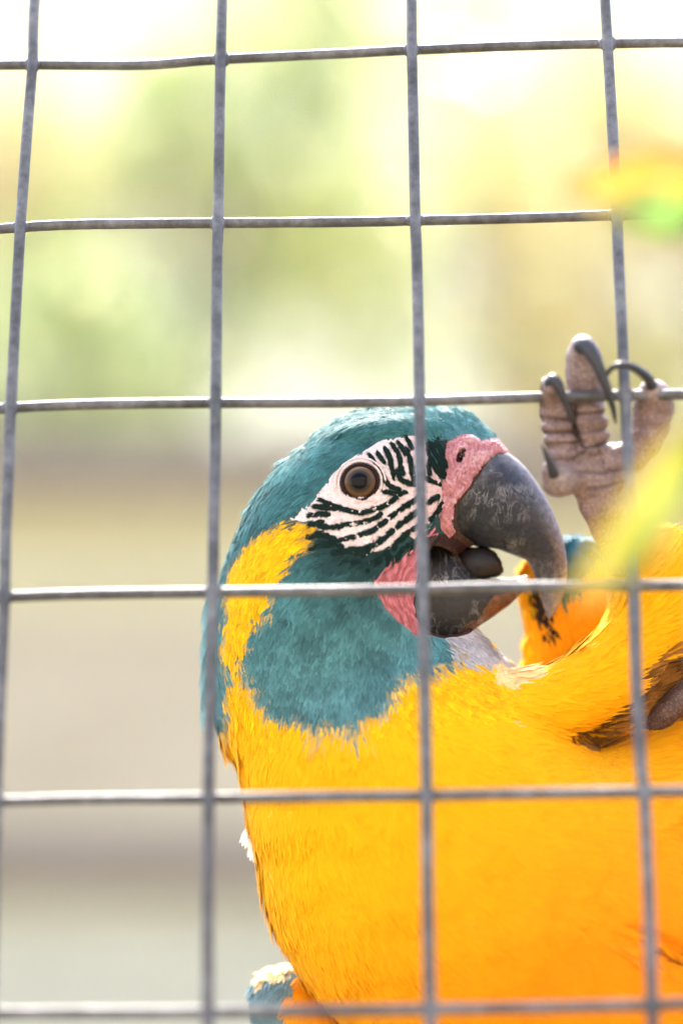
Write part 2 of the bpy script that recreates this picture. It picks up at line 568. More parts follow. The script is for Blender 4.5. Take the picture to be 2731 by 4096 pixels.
def ball(c, r, gx, gy, gz):
    r = np.broadcast_to(np.asarray(r, float), (3,))
    x = (gx[:, None, None] - c[0]) / r[0]; y = (gy[None, :, None] - c[1]) / r[1]; z = (gz[None, None, :] - c[2]) / r[2]
    q = np.sqrt(x * x + y * y + z * z)
    return ((q - 1) * r.min()).astype(np.float32)

def capsule(a, b, ra, rb, gx, gy, gz):
    e = b - a; L = e @ e
    px = gx[:, None, None] - a[0]; py = gy[None, :, None] - a[1]; pz = gz[None, None, :] - a[2]
    t = np.clip((px * e[0] + py * e[1] + pz * e[2]) / L, 0, 1)
    d = np.sqrt((px - t * e[0]) ** 2 + (py - t * e[1]) ** 2 + (pz - t * e[2]) ** 2)
    return (d - (ra + (rb - ra) * t)).astype(np.float32)

def clip_grid(box):
    return [np.where((g >= b0) & (g <= b1))[0] for g, (b0, b1) in zip((gx, gy, gz), box)]

# --- continuous body: head and neck, torso, thigh, flank
def head_k(X, Y):     # the head narrows towards the beak
    px = X + CX
    t = np.clip((px - 1620) / 420, 0, 1)
    return 1 - 0.30 * t * t * (3 - 2 * t)
f_head = inflate(HEAD, 0, 0.66, gx, gy, gz, HV, head_k)
XX, YY = np.meshgrid(gx, gy, indexing='ij')
cere_sd = poly_sdf(XX, YY, sc_poly(CERE, 150)).astype(np.float32)
f_cere = np.maximum(f_head - 15, cere_sd[:, :, None] + 6)
f = smin(f_head, f_cere, 10.0)
beak_sd = np.minimum(poly_sdf(XX, YY, sc_poly(UPPER, 90)), poly_sdf(XX, YY, sc_poly(LOWER, 90))).astype(np.float32)
f = np.maximum(f, -(beak_sd + 14)[:, :, None])
# brow ridge and cheek pad
f = smin(f, ball(loc(1560, 1720, 190), (170, 40, 60), gx, gy, gz), 40.0)
f_torso = inflate(TORSO, 60, 0.56, gx, gy, gz, HV)
f = smin(f, f_torso, 70.0)
f = np.maximum(f, -(poly_sdf(XX, YY, sc_poly(LOWER, 90)).astype(np.float32) + 14)[:, :, None])
f_thigh = inflate(THIGH, 230, 0.66, gx, gy, gz, HV)
f = smin(f, f_thigh, 22.0)
f_flank = ball(loc(2720, 2800, -60), (560, 300, 210), gx, gy, gz)
f = smin(f, f_flank, 20.0)
# broad soft unevenness of the breast and belly
X3, Y3 = XX + CX, CY - YY
f = f + (7 * vnoise(X3 + 0.4 * Y3, Y3 * 1.6, 330.0) * np.clip((Y3 - 2950) / 300, 0, 1) + 3 * vnoise(X3, Y3, 120.0) * np.clip((Y3 - 2700) / 300, 0, 1))[:, :, None].astype(np.float32)
# second fold, low on the right, between belly and tail coverts
def ztop_at(px, py):
    p = loc(px, py, 350); c = f[int((p[0] - GX0) / HV), int((p[1] - GY0) / HV)] < 0
    return gz[len(gz) - 1 - np.argmax(c[::-1])]
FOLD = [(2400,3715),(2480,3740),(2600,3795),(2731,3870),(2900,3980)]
fp = [loc(x, y, ztop_at(x, y) + 6) for x, y in FOLD]
for k in range(len(fp) - 1):
    f = -smin(-f, capsule(fp[k], fp[k + 1], 3 + 9 * k, 12 + 9 * k, gx, gy, gz), 26.0)
# nostril hole
zn = gz[np.argmax(np.where(f[int((1842 - CX - GX0) / HV), int((CY - 1822 - GY0) / HV)] < 0, np.arange(len(gz)), -1))]
a_, b_ = loc(1836, 1838, zn), loc(1850, 1806, zn)
f = -smin(-f, capsule(a_, b_, 13, 16, gx, gy, gz), 6.0)
# face skin region sits a little below the feathers
F_BODY = f
BV, BQ = surface_nets(F_BODY, (gx[0], gy[0], gz[0]), HV)
BN = vnormals(BV, BQ)

ztop = np.where((F_BODY < 0).any(2), gz[len(gz) - 1 - np.argmax((F_BODY < 0)[:, :, ::-1], axis=2)], -999)
def zsurf(px, py):
    z = 200.0
    for _ in range(4):
        p = loc(px, py, z)
        i = np.clip((p[0] - GX0) / HV, 0, len(gx) - 2); j = np.clip((p[1] - GY0) / HV, 0, len(gy) - 2)
        i0, j0 = int(i), int(j); a, b = i - i0, j - j0
        z = (ztop[i0, j0] * (1 - a) * (1 - b) + ztop[i0 + 1, j0] * a * (1 - b) + ztop[i0, j0 + 1] * (1 - a) * b + ztop[i0 + 1, j0 + 1] * a * b) + HV * 0.5
    return z

# --- plumage colours (mostly the bird's own; belly shade included), laid out on its side view
TEAL = lin(66, 118, 118); TEAL_D = lin(18, 38, 34); TEAL_L = lin(100, 138, 146); GREEN_D = lin(22, 42, 34)
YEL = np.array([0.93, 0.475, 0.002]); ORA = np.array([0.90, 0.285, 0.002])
SKIN = lin(226, 208, 200); PINK = lin(178, 98, 102); PINKL = lin(206, 152, 152); DOWN = lin(150, 110, 60); GREYW = lin(205, 198, 196)
DARKRED = lin(70, 22, 24); MOUTH = lin(44, 22, 22); BROWN = lin(84, 58, 44)
FACE = [(1144,2079),(1215,2022),(1297,1945),(1348,1875),(1400,1837),(1457,1805),(1514,1767),(1578,1749),(1648,1744),(1690,1752),(1715,1790),(1735,1860),
        (1760,1920),(1768,1960),(1766,2008),(1745,2060),(1720,2110),(1660,2160),(1632,2140),(1587,2160),(1556,2198),(1533,2205),(1495,2210),(1476,2258),
        (1458,2222),(1415,2220),(1380,2193),(1327,2160),(1273,2121),(1250,2083),(1215,2088)]
JAW = [(1740,2110),(1655,2175),(1584,2226),(1521,2283),(1492,2315),(1508,2379),(1553,2443),(1604,2494),(1661,2542),(1700,2535),(1672,2450),(1665,2350),(1690,2250),(1760,2160)]
EAR = [(1144,2079),(1183,2092),(1266,2111),(1240,2137),(1285,2150),(1215,2200),(1183,2239),(1151,2290),(1113,2335),(1093,2411),(1042,2456),(1010,2500),(998,2550),
       (975,2590),(952,2640),(939,2683),(955,2759),(985,2815),(960,2900),(900,2800),(888,2765),(920,2700),(925,2640),(885,2600),(880,2570),(905,2530),(908,2443),(915,2315),(926,2252),(972,2175),(1042,2124),(1093,2098)]
BIB = [(952,2660),(990,2759),(1035,2836),(1080,2887),(1137,2908),(1220,2916),(1290,2938),(1354,2944),(1418,2925),(1482,2895),(1533,2862),(1565,2806),(1590,2765),
       (1622,2735),(1700,2742),(1780,2706),(1854,2660),(1900,2610),(1906,2508),(2150,2300),(2200,1500),(800,1500),(700,2900),(830,3010),(880,2960),(905,2860),(925,2800),(930,2700)]
THROAT = [(1780,2545),(1906,2500),(1957,2565),(2070,2668),(2040,2690),(1930,2660),(1850,2655),(1800,2620)]
WHITEY = [(1930,2650),(2070,2668),(2140,2700),(2060,2760),(1990,2740)]
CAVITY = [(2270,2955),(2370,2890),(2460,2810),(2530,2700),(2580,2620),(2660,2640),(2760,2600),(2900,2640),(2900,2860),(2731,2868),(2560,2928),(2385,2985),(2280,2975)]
FRONTAL = [(1700,1770),(1790,1760),(1780,1820),(1765,1850),(1735,1820)]

def jit(x, y, s, a):
    return a * (np.sin(x / s + 1.7 * np.sin(y / s * 0.8)) + np.sin(y / (s * 0.7) + x / (s * 2.1)))

def surface_colour(px, py, soft=0.0):
    """base colour, kind: 0 feather 1 bare skin"""
    n = len(px)
    if soft:
        px = px + jit(px, py, 19.0, soft); py = py + jit(py, px, 23.0, soft)
    c = np.tile(YEL, (n, 1)); bare = np.zeros(n, bool)
    # belly oranger to the lower right: own hue, plus shade put into the colour
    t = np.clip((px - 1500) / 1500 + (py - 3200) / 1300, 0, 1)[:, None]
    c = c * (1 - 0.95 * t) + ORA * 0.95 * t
    bsd = poly_sdf(px, py + np.where(py > 2600, 45, 0), BIB)
    bib = bsd < 0
    g = np.clip((py - 1900) / 1000, 0, 1)[:, None]
    teal = TEAL * (1 - 0.45 * g) + TEAL_L * 0.45 * g
    # darker, greener near the bare face
    df = np.clip(1 - seg_dist(px, py, FACE, True) / 250, 0, 1)[:, None] ** 1.1
    below = np.clip((py - 2000) / 120, 0.35, 1)[:, None]
    teal = teal * (1 - 0.93 * df * below) + TEAL_D * 0.93 * df * below
    mot = 1 + 0.28 * vnoise(px, py * 0.6, 46.0) + 0.16 * vnoise(px, py * 0.7, 17.0)
    teal = teal * mot[:, None]
    # feathers along the border carry both colours
    bw = np.where(py > 2600, 24.0, 12.0)
    m_ = np.clip(0.5 - bsd / (2 * bw), 0, 1)[:, None]; m_ = m_ * m_ * (3 - 2 * m_)
    c = c * (1 - m_) + teal * m_ + (m_ * (1 - m_) * 0.5) * lin(150, 112, 96)
    esd = poly_sdf(px, py, EAR)
    e_ = np.clip(0.5 - esd / 22.0, 0, 1)[:, None]; e_ = e_ * e_ * (3 - 2 * e_)
    c = c * (1 - e_) + YEL * e_
    th = in_poly(px, py, THROAT); c[th] = GREYW * 0.75
    wy = in_poly(px, py, WHITEY); c[wy] = YEL * 0.62 + lin(250, 240, 215) * 0.38
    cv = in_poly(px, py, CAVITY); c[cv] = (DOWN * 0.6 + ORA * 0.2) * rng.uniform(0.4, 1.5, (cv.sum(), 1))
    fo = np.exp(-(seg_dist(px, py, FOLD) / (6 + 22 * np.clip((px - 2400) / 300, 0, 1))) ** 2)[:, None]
    c = c * (1 - 0.5 * fo) + lin(140, 84, 50) * 0.5 * fo  # brown laid along the crease of the fold
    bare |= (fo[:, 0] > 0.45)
    fr = in_poly(px, py, FRONTAL); c[fr] = GREEN_D
    fa = in_poly(px, py, FACE); bare |= fa
    pk = np.clip((px - 1600) / 160, 0, 1)[:, None]
    fc = SKIN * (1 - 0.55 * pk) + PINKL * 0.55 * pk
    c[fa] = fc[fa]
    ce = in_poly(px, py, CERE); bare |= ce; c[ce] = PINK * 0.5 + PINKL * 0.5
    ja = in_poly(px, py, JAW); bare |= ja; c[ja] = PINK
    mo = in_poly(px, py, [(1690,2150),(1800,2130),(1900,2170),(2000,2190),(1960,2330),(1800,2330),(1690,2230)]) & ~ce
    bare |= mo; c[mo] = MOUTH
    bk = (seg_dist(px, py, UPPER, True) < 14) | in_poly(px, py, UPPER) | in_poly(px, py, LOWER)
    bare |= bk | ((px > 1990) & (py < 1850))
    c[bk & ~ce & ~ja] = BROWN * 0.6
    no = np.hypot((px - 1843 + 0.25 * (py - 1822)) / 15, (py - 1822) / 31) < 1
    c[no] = DARKRED * 0.5; bare |= no
    return c, bare

bpx, bpy_ = to_px(BV)
_, bbare = surface_colour(bpx, bpy_, 2.0)
# the bare skin of the face gets a mesh three times finer for its folds
fineq = bbare[BQ].any(1) & (BN[BQ][:, :, 2].mean(1) > -0.3)
def refine(V, Q, m, k=3):
    out, A = [], V[Q[m]]
    g = np.linspace(0, 1, k + 1)
    pts = np.stack([(1 - s) * (1 - t_) * A[:, 0] + s * (1 - t_) * A[:, 1] + s * t_ * A[:, 2] + (1 - s) * t_ * A[:, 3] for s in g for t_ in g], 1)
    key, inv = np.unique(np.round(pts.reshape(-1, 3) * 50).astype(np.int64), axis=0, return_inverse=True)
    NV = np.zeros((len(key), 3)); NV[inv.ravel()] = pts.reshape(-1, 3)
    inv = inv.reshape(len(A), -1); w = k + 1
    NQ = np.vstack([np.stack([inv[:, i * w + j], inv[:, (i + 1) * w + j], inv[:, (i + 1) * w + j + 1], inv[:, i * w + j + 1]], 1) for i in range(k) for j in range(k)])
    # rim vertices shared with the coarse mesh keep their place; join by position
    used = np.unique(Q[~m]); remap = np.full(len(V), -1); remap[used] = np.arange(len(used))
    kd = {tuple(k_): i for i, k_ in enumerate(np.round(V[used] * 50).astype(np.int64))}
    fin = np.array([kd.get(tuple(k_), -1) for k_ in key])
    new = np.where(fin < 0)[0]; fin[new] = len(used) + np.arange(len(new))
    return np.vstack([V[used], NV[new]]), np.vstack([remap[Q[~m]], fin[NQ]])
SV, SQ = refine(BV, BQ, fineq)
SN = vnormals(SV, SQ)
# even out the folded facets
for _ in range(2):
    acc = np.zeros_like(SN); 
    for k in range(4): np.add.at(acc, SQ[:, k], SN[SQ].sum(1))
    SN = acc / (np.linalg.norm(acc, axis=1)[:, None] + 1e-9)
spx, spy = to_px(SV)
bc, sbare = surface_colour(spx, spy, 2.0)
jm = in_poly(spx, spy, JAW)
u_ = spx * 0.95 + (spy - 2300) * np.where(spy < 2330, 0.55, -0.45)
w = 1.6 * vnoise(spx, spy * 0.5, 12.0) + 0.8 * (np.sin(u_ / 5.2 + 2.6 * vnoise(spx, spy, 40.0) + 1.3 * np.sin(spy / 31) + 0.7 * np.sin(spy / 11)) + 0.5 * np.sin(u_ / 2.1 + spy / 17)) * 3.0
disp = np.where(jm, w, 0)
bc[jm] = bc[jm] * (1 + 0.22 * np.tanh(w[jm] / 2))[:, None] + np.clip(w[jm], 0, 9)[:, None] * 0.012
ed = np.hypot(spx - EYE[0], (spy - EYE[1]) * 1.05)
th = np.arctan2(spy - EYE[1], spx - EYE[0])
fm = in_poly(spx, spy, FACE)
w2 = np.sin(ed / 3.6 + 0.9 * np.sin(th * 3) + 0.5 * np.sin(th * 7 + ed / 9)) * 2.6 * np.clip((140 - ed) / 45, 0, 1)
w3 = 2.0 * vnoise(spx, spy, 9.0) + 1.4 * vnoise(spx, spy, 4.5)
disp += np.where(fm, w2 + w3, 0)
cm = in_poly(spx, spy, CERE)
w4 = 3.4 * vnoise(spx * 1.5 + spy * 0.6, spy - spx * 0.5, 11.0) + 2.2 * vnoise(spx, spy, 5.0) + 4.0 * vnoise(spx, spy, 37.0)
disp += np.where(cm, w4, 0)
fl = np.clip(w4 / 4, 0, 1)[:, None]; fd = np.clip(-w4 / 5, 0, 1)[:, None]
bc[cm] = bc[cm] * (1 - 0.5 * fl[cm]) * (1 - 0.25 * fd[cm]) + lin(216, 190, 186) * 0.5 * fl[cm]
nrim = np.clip(1 - np.abs(np.hypot((spx - 1843) / 15, (spy - 1822) / 27) - 1) * 3.0, 0, 1)
SV = SV + SN * disp[:, None]
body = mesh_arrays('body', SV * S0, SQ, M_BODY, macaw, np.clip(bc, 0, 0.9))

# --- feathers: fans of narrow barbs rooted on the body, following its flow
FLOW = np.array([
 (1950,1720,-.8,-.5),(1850,1670,-.95,-.1),(1750,1720,-.7,-.6),(1740,1800,-.4,-.85),(1600,1670,-1,.05),(1366,1720,-.92,.35),(1200,1850,-.78,.62),(1400,1780,-.9,.42),(1250,1930,-.75,.65),
 (1050,2050,-.5,.85),(930,2250,-.32,.95),(880,2500,-.15,1),(850,2800,.12,1),(1200,2130,-.9,.42),(1050,2250,-.7,.7),(980,2450,-.35,.95),(1400,2230,-.85,.5),(1500,2250,-.75,.6),
 (1250,2300,-.7,.7),(1200,2500,-.35,.95),(1500,2450,-.3,.95),(1600,2560,.1,1),(1100,2700,-.2,1),(1300,2800,.05,1),(1550,2650,.25,1),(1750,2650,.55,.8),(1950,2600,.7,.75),
 (1000,3000,.03,1),(1300,3050,.1,1),(1500,3100,.3,.95),(1800,2850,.8,.5),(1950,2740,.95,.2),(2100,2740,.97,-.15),(2250,2720,.9,-.42),(2400,2600,.72,-.7),(2480,2400,.4,-.9),(2600,2300,.5,-.6),
 (2400,2850,.9,-.3),(2650,2500,.7,-.5),(1050,3400,.12,1),(1150,3750,.5,.85),(1400,3600,.5,.85),(1400,4000,.7,.7),(1900,3300,.85,.5),(1900,3900,.9,.45),(2400,3200,1,.12),(2400,3800,.95,.38),
 (2700,3500,1,.3),(2200,3020,1,.1),(2700,4300,.9,.4),(3100,3500,1,.3),(2600,2750,.8,-.2)])

def flow_dir(px, py):
    d2 = (px[:, None] - FLOW[None, :, 0]) ** 2 + (py[:, None] - FLOW[None, :, 1]) ** 2
    w = 1 / (d2 + 60.0 ** 2) ** 1.6
    d = (w[:, :, None] * FLOW[None, :, 2:]).sum(1)
    return d / (np.linalg.norm(d, axis=1)[:, None] + 1e-9)

def sample_quads(V, Q, n, weight=None):
    a = np.linalg.norm(np.cross(V[Q[:, 2]] - V[Q[:, 0]], V[Q[:, 3]] - V[Q[:, 1]]), axis=1) / 2
    if weight is not None: a = a * weight
    qi = rng.choice(len(Q), n, p=a / a.sum())
    s, t = rng.random(n)[:, None], rng.random(n)[:, None]
    q = Q[qi]
    w = [(1 - s) * (1 - t), s * (1 - t), s * t, (1 - s) * t]
    return sum(w[k] * V[q[:, k]] for k in range(4)), q, w

def feathers(P, N, T, L, W, C, nb=7, spread=0.42, lift=0.10, sink=3.0, curl=0.16, tipc=1.05, rootc=0.95, barb=0.34, nblend=0.72, cj=0.06, tj=0.2):
    """vectorised fans of barbs: P,N,T (n,3); L,W lengths and widths; C colours"""
    n = len(P)
    T = T - (T * N).sum(1)[:, None] * N
    T /= np.linalg.norm(T, axis=1)[:, None] + 1e-9
    B = np.cross(N, T)
    Vs, Cs, Ns = [], [], []
    for j in range(nb):
        u = (j / (nb - 1) - 0.5) * 2 if nb > 1 else 0.0
        ang = spread * u + rng.normal(0, 0.05, n)
        D = T * np.cos(ang)[:, None] + B * np.sin(ang)[:, None]
        Lj = L * (1 - 0.28 * u * u) * rng.uniform(0.86, 1.1, n)
        side = np.cross(N, D)
        wj = W * barb * rng.uniform(0.7, 1.2, n)
        tilt = rng.normal(0, tj, n) - 2.0 * tj * u
        side = side * np.cos(tilt)[:, None] + N * np.sin(tilt)[:, None]
        li = lift * rng.uniform(0.5, 1.4, n)
        jc = C * rng.uniform(1 - cj, 1 + cj, n)[:, None]
        fn = np.cross(D, side); fn *= np.sign((fn * N).sum(1))[:, None]
        bn = N * nblend + fn * (1 - nblend); bn /= np.linalg.norm(bn, axis=1)[:, None] + 1e-9
        R0 = P + B * (u * W * 0.22)[:, None] - N * sink
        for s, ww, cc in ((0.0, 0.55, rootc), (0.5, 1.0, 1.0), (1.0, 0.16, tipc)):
            c = R0 + D * (Lj * s)[:, None] + N * (Lj * (li * s * 2 - curl * s * s) + sink * s * 0.6)[:, None]
            Vs.append(c - side * (wj * ww * 0.5)[:, None]); Vs.append(c + side * (wj * ww * 0.5)[:, None])
            Cs.append(jc * cc); Cs.append(jc * cc); Ns.append(bn); Ns.append(bn)
    m = nb * 6
    V = np.stack(Vs, 1).reshape(-1, 3); C_ = np.clip(np.stack(Cs, 1).reshape(-1, 3), 0, 0.95)
    base = (np.arange(n) * m)[:, None] + (np.arange(nb) * 6)[None, :]
    base = base.reshape(-1, 1)
    Q = np.vstack([base + np.array([0, 2, 3, 1]), base + np.array([2, 4, 5, 3])])
    return V, Q, C_, np.stack(Ns, 1).reshape(-1, 3)

def plumage(name, V, Q, N, n, region, Lf, nb=7, parent=None, colour=None, flow=None, fj=0.07, pale=0.0, **kw):
    P, q, w = sample_quads(V, Q, n)
    Nn = sum(w[k] * N[q[:, k]] for k in range(4)); Nn /= np.linalg.norm(Nn, axis=1)[:, None] + 1e-9
    px, py = to_px(P)
    if colour is None:
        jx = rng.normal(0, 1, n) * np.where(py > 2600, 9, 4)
        c, bare = surface_colour(px + jx, py + rng.normal(0, 1, n) * np.where(py > 2600, 12, 4), 5.0)
        bare = bare | surface_colour(px, py, 2.0)[1]
    else:
        c, bare = colour(px, py)
    keep = region(px, py, P) & ~bare
    P, Nn, px, py, c = P[keep], Nn[keep], px[keep], py[keep], c[keep]
    d = flow_dir(px, py) if flow is None else flow(px, py)
    ang = rng.normal(0, 0.13, len(P))
    dx = d[:, 0] * np.cos(ang) - d[:, 1] * np.sin(ang); dy = d[:, 0] * np.sin(ang) + d[:, 1] * np.cos(ang)
    T = np.stack([dx, -dy, np.zeros(len(P))], 1)
    L = Lf(px, py) * rng.uniform(0.8, 1.2, len(P))
    c = c * rng.uniform(1 - fj, 1 + fj, len(P))[:, None]
    if pale:
        pm = rng.random(len(P)) < pale
        c[pm] = c[pm] * 0.55 + lin(250, 225, 190) * 0.45; L[pm] *= 0.55
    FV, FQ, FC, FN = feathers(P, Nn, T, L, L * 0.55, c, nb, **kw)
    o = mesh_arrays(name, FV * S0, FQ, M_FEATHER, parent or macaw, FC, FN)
    o['kind'] = 'stuff'
    return o

headline = lambda px, py: py < 2960 - 0.12 * np.abs(px - 1300)
Lhead = lambda px, py: 26 + 46 * np.clip((2000 - px) / 900 + (py - 1700) / 1500, 0, 1.1)
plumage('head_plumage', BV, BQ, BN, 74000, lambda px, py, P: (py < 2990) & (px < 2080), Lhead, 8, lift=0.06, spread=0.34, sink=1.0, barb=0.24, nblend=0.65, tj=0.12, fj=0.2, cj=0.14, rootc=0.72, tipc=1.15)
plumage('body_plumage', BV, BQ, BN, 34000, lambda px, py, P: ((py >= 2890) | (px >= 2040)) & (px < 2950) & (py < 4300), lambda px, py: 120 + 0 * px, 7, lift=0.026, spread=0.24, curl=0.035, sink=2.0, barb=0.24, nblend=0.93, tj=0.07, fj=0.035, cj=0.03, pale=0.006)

# --- face: rows of tiny dark feathers on the white skin, each row a part of its own
r8 = lambda pts: [(1250 + x * 0.3827, 1700 + y * 0.3827) for x, y in pts]
STR = [([(600,310),(660,400),(720,490),(770,590),(830,650),(930,680)],30),([(680,290),(745,380)],28),([(755,225),(800,330),(825,430),(845,540)],34),
       ([(830,190),(900,320),(920,440),(935,490)],42),([(885,470),(920,560),(980,600),(1080,635)],42),([(910,190),(955,285)],26),([(985,240),(1015,360),(1030,450),(1050,570)],42),
       ([(985,135),(1035,240)],32),([(1190,240),(1220,330),(1220,400)],34),([(1250,340),(1290,480),(1390,560)],34),([(1190,565),(1270,600),(1350,630)],34),([(760,700),(850,715),(1010,710)],28),
       ([(940,700),(870,760),(780,830),(660,880),(520,915),(400,900),(270,860),(90,785)],42),([(30,850),(150,860),(290,885)],56),
       ([(1130,720),(1060,785),(960,855),(860,925),(750,1010),(640,1095),(480,1155),(300,1205),(150,1240),(0,1290)],56),
       ([(735,915),(640,980),(500,1020),(350,1045),(200,1065),(90,1060)],52),([(-20,945),(100,930),(190,940)],56),([(-20,1040),(60,1020),(130,1000)],40),
       ([(1130,880),(1060,930),(950,1010),(850,1090),(750,1180),(650,1250),(540,1315),(430,1375),(300,1440)],62),
       ([(1130,1030),(1050,1085),(960,1150),(880,1230),(820,1330),(780,1440)],60),([(1360,800),(1300,900),(1240,970)],56),([(1330,735),(1220,800)],50),([(800,1310),(700,1400),(590,1500)],80),
       ([(1140,420),(1150,520)],34),([(660,1245),(520,1300),(400,1310),(240,1340)],64),([(340,1285),(230,1250),(90,1265)],52),([(570,1365),(440,1425)],66),([(120,1110),(40,1150),(-40,1170)],60),([(260,1200),(180,1170),(90,1150)],40),([(1010,1240),(930,1310),(880,1400)],44),([(1230,170),(1270,280),(1330,380)],46),([(1310,200),(1350,310),(1385,420)],40),([(1270,400),(1320,470),(1390,500)],30),([(1200,420),(1215,500)],26),([(1340,420),(1375,500)],34),([(1110,250),(1130,340)],30),([(1120,1150),(1060,1240),(1010,1330)],50)]
for pts, w in STR:
    path = catmull(np.array(r8(pts)), 8)
    w = w * 0.3827 * 0.74
    d = np.gradient(path, axis=0); seglen = np.linalg.norm(d, axis=1)
    m = max(8, int(seglen.sum() / 2.2))
    t = np.sort(rng.random(int(m * 4.2))) * (len(path) - 1)
    i0 = t.astype(int).clip(0, len(path) - 2); fr = (t - i0)[:, None]
    pp = path[i0] * (1 - fr) + path[i0 + 1] * fr
    dd = d[i0]; dd /= np.linalg.norm(dd, axis=1)[:, None]
    nn = np.stack([-dd[:, 1], dd[:, 0]], 1)
    ja = rng.normal(0, 0.24, len(t)); dd = np.stack([dd[:, 0] * np.cos(ja) - dd[:, 1] * np.sin(ja), dd[:, 0] * np.sin(ja) + dd[:, 1] * np.cos(ja)], 1)
    tt = t / (len(path) - 1)
    env = np.sin(np.pi * np.clip(tt * 0.92 + 0.05, 0, 1)) ** 0.55
    pp = pp + nn * (rng.uniform(-0.5, 0.5, len(t)) * w * (0.68 + 0.3 * vnoise(t * 40 + w * 91, t * 7, 9.0)) * env)[:, None]
    sgn = np.sign((dd[:, 0] * -0.8 + dd[:, 1] * 0.6))[:, None]
    sgn = np.where(np.abs(sgn) < 0.5, 1, sgn)
    Z = np.array([zsurf(x, y) for x, y in pp])
    P = np.array([loc(x, y, z) for (x, y), z in zip(pp, Z)])
    e = 12.0
    gxn = np.array([(zsurf(x + e, y) - zsurf(x - e, y)) / (2 * e) for x, y in pp]); gyn = np.array([(zsurf(x, y - e) - zsurf(x, y + e)) / (2 * e) for x, y in pp])
    N = np.stack([-gxn, -gyn, np.ones(len(pp))], 1); N /= np.linalg.norm(N, axis=1)[:, None]
    T = np.stack([dd[:, 0] * sgn[:, 0], -dd[:, 1] * sgn[:, 0], np.zeros(len(pp))], 1)
    low = np.clip((pp[:, 1] - 2030) / 160, 0, 1)[:, None]
    C = (GREEN_D * 0.8 * (1 - low) + TEAL_D * 1.15 * low) * rng.uniform(0.7, 1.3, len(pp))[:, None]
    FV, FQ, FC, FN = feathers(P, N, T, rng.uniform(12, 26, len(pp)), np.full(len(pp), 13.0), C, 4, spread=0.28, lift=0.12, sink=-2.0, barb=0.26)
    mesh_arrays('face_feather_stripe', FV * S0, FQ, M_FEATHER, macaw, FC, FN)

# --- beak
def horn_part(name, poly, ext, zmid, k, dome, off, colfun, box):
    h = 6.0
    x = np.arange(box[0] - CX, box[1] - CX, h); y = np.arange(CY - box[3], CY - box[2], h); z = np.arange(-330.0, 340.0, h)
    fi = inflate(ext, zmid, k, x, y, z, h, dome)
    X, Y = np.meshgrid(x, y, indexing='ij')
    sd = poly_sdf(X, Y, sc_poly(poly, zmid + 90)).astype(np.float32)
    ff = -smin(-(fi - off), -np.broadcast_to(sd[:, :, None], fi.shape), 12.0)
    V, Q = surface_nets(ff, (x[0], y[0], z[0]), h)
    px, py = to_px(V)
    return mesh_arrays(name, V * S0, Q, M_HORN, macaw, colfun(px, py, V))

def col_upper(px, py, V):
    c = np.tile(lin(40, 43, 51), (len(px), 1))
    d = seg_dist(px, py, [(2034,1807),(2110,1870),(2187,1983),(2243,2110),(2273,2238),(2276,2304),(2202,2490)])
    t = np.clip(1 - d / 75, 0, 1)[:, None] ** 1.5
    c = c * (1 - 0.5 * t) + lin(150, 138, 140) * 0.5 * t
    t2 = np.clip((py - 2200) / 250, 0, 1)[:, None]
    c = c * (1 - 0.4 * t2) + lin(150, 140, 142) * 0.4 * t2
    b = np.clip(1 - seg_dist(px, py, [(1988,1807),(1886,1916),(1809,2034),(1830,2146)]) / 60, 0, 1)[:, None]
    return c * (1 - 0.35 * b) + lin(118, 116, 118) * 0.35 * b
def col_lower(px, py, V):
    c = np.tile(lin(29, 26, 26), (len(px), 1))
    b = in_poly(px + jit(px, py, 17, 5), py + jit(py, px, 13, 5), [(1960,2400),(2000,2370),(2140,2340),(2090,2420),(1980,2490),(1880,2545),(1800,2560),(1840,2510),(1930,2460)])
    c[b] = lin(92, 58, 42)
    t = px > 2068
    c[t & (py < 2330)] = lin(226, 212, 208)
    r = np.clip(1 - seg_dist(px, py, [(1748,2166),(1794,2187),(1865,2248),(1916,2304)]) / 22, 0, 1)[:, None]
    return c * (1 - 0.5 * r) + lin(126, 108, 100) * 0.5 * r
horn_part('upper_beak', UPPER, UPPER_EXT, 0, 0.60, None, 0.0, col_upper, (1540, 2320, 1660, 2560))
horn_part('lower_beak', LOWER, LOWER_EXT, 0, 0.60, None, 0.0, col_lower, (1400, 2180, 2060, 2680))
h = 6.0
tx = np.arange(1780 - CX, 2060 - CX, h); ty = np.arange(CY - 2360, CY - 2160, h); tz = np.arange(-90.0, 130.0, h)
TV, TQ = surface_nets(inflate(TONGUE, 20, 0.8, tx, ty, tz, h), (tx[0], ty[0], tz[0]), h)
mesh_arrays('tongue', TV * S0, TQ, M_TONGUE, macaw)

# --- eye: ball of three bands, ring of lid skin
ze = zsurf(*EYE)
ec = loc(EYE[0], EYE[1], ze - 34)
eg = 55.0
en = Vector((-(zsurf(EYE[0] + eg, EYE[1]) - zsurf(EYE[0] - eg, EYE[1])) / (2 * eg), -(zsurf(EYE[0], EYE[1] - eg) - zsurf(EYE[0], EYE[1] + eg)) / (2 * eg), 1.0)).normalized()
def cap(name, R, t0, t1, m, parent, ns=48, nr=10):
    V, Q = [], []
    for i in range(nr + 1):
        th = t0 + (t1 - t0) * i / nr
        for k in range(ns):
            a = 2 * math.pi * k / ns
            V.append((R * math.sin(th) * math.cos(a), R * math.sin(th) * math.sin(a), R * math.cos(th)))
    for i in range(nr):
        for k in range(ns):
            Q.append((i * ns + k, (i + 1) * ns + k, (i + 1) * ns + (k + 1) % ns, i * ns + (k + 1) % ns))
    return mesh_arrays(name, np.array(V) * S0, np.array(Q), m, parent)
RE = 76.0
eye = cap('eye', RE, 0.90, 3.1, M_LID, macaw)
eye.location = Vector(ec * S0)
